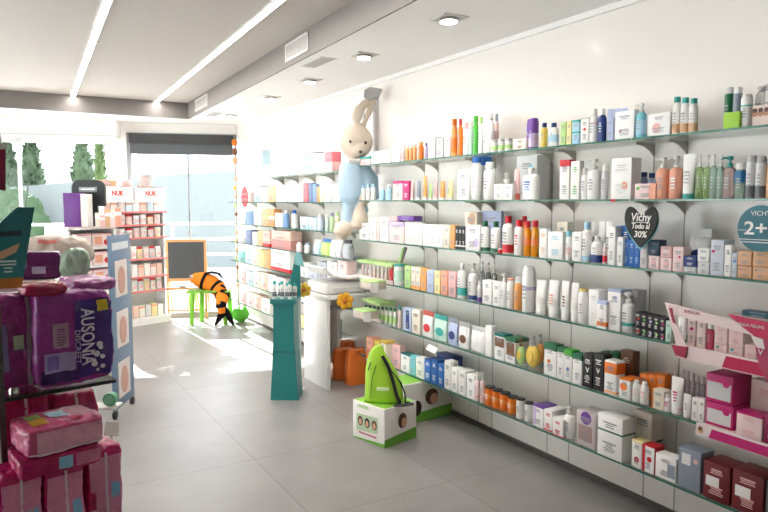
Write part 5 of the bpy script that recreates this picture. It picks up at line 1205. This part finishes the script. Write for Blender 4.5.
# teal angled display far left
p = G(-6, 288, 1.62); t = thing('counter_display', 'teal angled cardboard display with orange foot at left frame edge', 'display', (p.x, p.y, p.z), .0)
s1 = 1.62/F*1.12
def T(x, y): return ((x+6)*s1, (288-y)*s1)
MB().prism([T(-20, 288), T(13, 288), T(24, 226), T(12, 226), T(0, 238), T(-20, 250)], 0, .05).build('panel', mat('2f7f84', .5), t, smooth=False)
MB().prism([T(-20, 289), T(13, 289), T(14, 281), T(-20, 281)], -.001, .052).build('orange_foot', mat('c87828', .5), t, smooth=False)
MB().prism([T(-4, 262), T(8, 256), T(13, 254), T(10, 261), T(0, 266), T(-4, 266)], -.0012, 0).build('foot_picture', mat('d9b08c'), t, smooth=False)
MB().prism([T(-6, 245), T(14, 244), T(14, 248), T(-6, 249)], -.0014, 0).build('name_plate', mat('1d3a4c'), t, smooth=False)
m = MB(); lines(m, T(-2, 0)[0], T(10, 0)[0], T(0, 267)[1], T(0, 278)[1], -.0012, 4, 2); m.build('small_print', mat('cfe4e4'), t, smooth=False)
MB().box(-.03, -.015, .01, .03, -.2, 0).build('support', mat('3a3a3c', .5), t)
# magenta sign edge and wires
p = atd(-2, 170, 1.9); t = thing('hanging_sign', 'edge of a dark red sign at left frame edge', 'sign', p, 0)
MB().hexa([(-.05, 0, .06), (.022, 0, .06), (.017, 0, -.06), (-.05, 0, -.05)], (0, .006, 0)).build('board', mat('8a1c40', .5), t)
MB().hexa([(-.05, -.002, .075), (.027, -.002, .075), (.024, -.002, .06), (-.05, -.002, .06)], (0, .008, 0)).build('rim', mat('c9c4c0', .5), t)
MB().tube([(.012, 0, .07), (.004, 0, .14), (-.03, 0, .22)], .003).build('cord', mat('cfd2cc', .4), t)
p = atd(28, 225, 1.95); t = thing('wire_holder', 'thin bent metal wires rising behind teal display', 'wire', p, 0)
MB().tube([(-.01, 0, -.13), (-.005, 0, .05), (.006, 0, .125)], .0016).build('wire', mat('8a8c90', .3, .8), t)
MB().tube([(-.045, 0, -.13), (-.045, 0, .05), (-.02, 0, .06)], .0012).build('wire', mat('b8babc', .3, .8), t)
# small things near poster foot
p = atd(109, 400, 2.6); t = thing('green_tin', 'round green tin lying low behind the pink packs', 'tin', p, -YAW); m = MB(); m.disc(0, 0, .026, 0, .03, 24); m.build('tin', mat('5fae86'), t); m = MB(); m.disc(0, 0, .018, -.002, 0, 24); m.build('lid_print', mat('8cc8a8'), t)
MB().box(-.2, .03, -.02, .06, -.035, -.027).build('support_ledge', mat('d8d4d0'), t)
p = atd(111, 430, 2.5); t = thing('price_card', 'white price card low beside pink packs', 'tag', p, -YAW); MB().hexa([(-.03, 0, -.025), (.026, 0, -.025), (.03, .01, .03), (-.024, .01, .03)], (0, .003, 0)).build('card', mat('e8e4e0'), t)
MB().box(-.006, .006, 0, .006, -p.z, -.02).build('stem', mat('GY'), t)
# ================================================================= OUTSIDE
gr = MB(); gr.box(-40, 40, -40, 80, -.2, -.101); o = gr.build('terrace_ground', mat('efeeeb', .8), smooth=False); o['kind'] = 'structure'
def railing():
    A0 = WL+WN*2.3+Vector((3.2, -.8, 0)); dd = WD; t = thing('white_railing', 'white metal balcony railing outside the windows', 'railing', (A0.x, A0.y, 0), math.atan2(dd.y, dd.x)); mw = mat('f4f4f4', .4)
    m = MB()
    for z in (.35, .6, .85, 1.1): m.box(0, 12, -.02, .02, z-.02, z+.02)
    m.build('rails', mw, t)
    for k in range(9): MB().box(k*1.4, k*1.4+.05, -.03, .03, -.05, 1.12).build('post', mw, t)
railing()
A1 = WL+WN*7; t = thing('retaining_wall', 'pale grey sloping wall seen beyond the railing', 'wall', (A1.x, A1.y, -.05), math.atan2(WD.y, WD.x))
MB().prism([(-8, 0), (14, 0), (14, 1.2), (6, 1.6), (3.5, 1.75), (1.5, 1.95), (-1, 2.15), (-8, 2.6)], 0, .4).build('wall_body', mat('6a6f6f', .9, 0, .3, 5, .1), t, smooth=False)
def tree(px, f, top, wpx, lab, c='5d8a4a'):
    p = atd(px, 190, f); z0 = -.05; h = (202-top)*f/F+H-z0; r = wpx/2*f/F
    t = thing('cypress_tree', lab, 'tree', (p.x, p.y, z0), 0, 'conifers outside the window')
    MB().tube([(0, 0, 0), (0, 0, h*.3)], [r*.15, r*.1]).build('trunk', mat('6a5442', .9), t)
    m = MB(); rr = random.Random(px); seg = 22; rings = []
    prof = [(.45, .05), (.95, .15), (1, .3), (.95, .45), (.8, .6), (.6, .75), (.35, .88), (.12, .96), (.02, 1)]
    P2 = []
    for i in range(len(prof)-1):
        for q in range(4): k = q/4; P2.append((prof[i][0]*(1-k)+prof[i+1][0]*k, prof[i][1]*(1-k)+prof[i+1][1]*k))
    m.lathe([(a*r, b*h) for a, b in P2], seg=30)
    for v in m.bm.verts:
        k = noise.noise(v.co*3.5)*.35+noise.noise(v.co*9)*.25+rr.uniform(-.1, .1); v.co += Vector((v.co.x, v.co.y, 0))*k+Vector((0, 0, k*.2))
    # leaf tufts
    for k in range(900):
        a = rr.uniform(0, 2*PI); i = rr.randrange(len(P2)); q = P2[i]; R_ = q[0]*r*rr.uniform(.85, 1.15); c_ = Vector((R_*math.cos(a), R_*math.sin(a), q[1]*h+rr.uniform(-.1, .1))); s_ = .05*f/15+.03
        d1 = Vector((rr.uniform(-1, 1), rr.uniform(-1, 1), rr.uniform(.3, 1.5))).normalized()*s_*2; d2_ = d1.cross(Vector((rr.uniform(-1, 1), rr.uniform(-1, 1), 0))).normalized()*s_*.5
        vs = [m.bm.verts.new(c_+x) for x in (-d2_, d2_, d1)]; m.bm.faces.new(vs)
    m.build('foliage', mat(c, .9, 0, .6, 3, .35, vs=2), t, smooth=False)
tree(6, 17, 128, 30, 'broad dark conifer outside at the far left of the window', '2f3f2b')
tree(33, 18, 125, 22, 'conifer right of the broad dark one, near window mullion', '35462f')
tree(83, 17, 134, 24, 'conical pale green conifer behind the black arched display', '3c4c35')
tree(101, 16, 132, 11, 'narrow bright green conifer at the window frame edge', '4c5e34')
p = atd(8, 215, 13); t = thing('hedge', 'low green hedge outside at the far left', 'hedge', (p.x, p.y, -.05)); m = MB(); m.ell((0, 0, .8), (.8, .5, .95), 60)
for v in m.bm.verts: v.co += v.co.normalized()*(noise.noise(v.co*5)*.2+noise.noise(v.co*18)*.12)
m.build('foliage', mat('2f4429', .9, 0, .6, 6, .3), t); MB().tube([(0, 0, 0), (0, 0, .5)], .05).build('stem', mat('6a5442'), t)
for k, (px, c, w, h, f, lab) in enumerate(((185, 'c9cdd0', 6, 4.6, 30, 'pale grey distant house beyond narrow window'), (130, 'd4d6d6', 7, 5.2, 38, 'pale distant building beyond left window'), (60, 'c6c8c8', 26, 5.2, 60, 'hazy blue-grey distant hill'))):
    p = atd(px, 200, f); 
    if k < 2:
        t = thing('distant_building', lab, 'building', (p.x, p.y, -.05), -YAW+.1*k)
        MB().box(-w/2, w/2, 0, 4, 0, h).build('walls', mat(c, .9), t, smooth=False); MB().prism([(-w/2-.2, h), (w/2+.2, h), (0, h+1)], -.2, 4.2).build('roof', mat('b8aaa2', .9), t, smooth=False)
        for i in range(3):
            for j in range(2): MB().box(-w*.35+i*w*.28, -w*.35+i*w*.28+.8, -.03, 0, 1+j*2, 2.2+j*2).build('window', mat('8c9498', .3), t)
    else:
        t = thing('distant_hill', lab, 'hill', (p.x, p.y, -.05), -YAW); m = MB(); m.ell((0, 0, 0), (w, 6, h), 24); m.build('slope', mat(c, .95), t)
# ================================================================= LIGHT, WORLD, CAMERA
W = bpy.data.worlds.new('sky'); SC.world = W; W.use_nodes = True; nt = W.node_tree; bg = nt.nodes['Background']
tc = nt.nodes.new('ShaderNodeTexCoord'); sp = nt.nodes.new('ShaderNodeSeparateXYZ'); cr = nt.nodes.new('ShaderNodeValToRGB')
nt.links.new(tc.outputs['Generated'], sp.inputs[0]); nt.links.new(sp.outputs[2], cr.inputs[0])
cr.color_ramp.elements[0].position = 0; cr.color_ramp.elements[0].color = (.97, .98, 1, 1); cr.color_ramp.elements[1].position = .8; cr.color_ramp.elements[1].color = (.80, .88, 1, 1)
nt.links.new(cr.outputs[0], bg.inputs[0]); bg.inputs[1].default_value = 3.0
sl = bpy.data.lights.new('sun', 'SUN'); sl.energy = 15; sl.angle = .01; sl.color = (1, .97, .92); so_ = bpy.data.objects.new('sun', sl); COL.objects.link(so_)
sd_ = Vector((.05, -1, -.68)).normalized(); so_.rotation_euler = sd_.to_track_quat('-Z', 'Y').to_euler()
cam = bpy.data.cameras.new('camera'); cam.sensor_width = 36; cam.lens = 36*F/768; co = bpy.data.objects.new('camera', cam); COL.objects.link(co)
co.matrix_world = Matrix(((RT.x, UP.x, -FW.x, 0), (RT.y, UP.y, -FW.y, 0), (RT.z, UP.z, -FW.z, H), (0, 0, 0, 1)))
cam.clip_start = .05; cam.clip_end = 300; SC.camera = co
vs = SC.view_settings; vs.view_transform = 'Standard'; vs.look = 'None'; vs.gamma = 1; vs.use_curve_mapping = False; vs.exposure = 1.15
print('objects', len(bpy.data.objects))
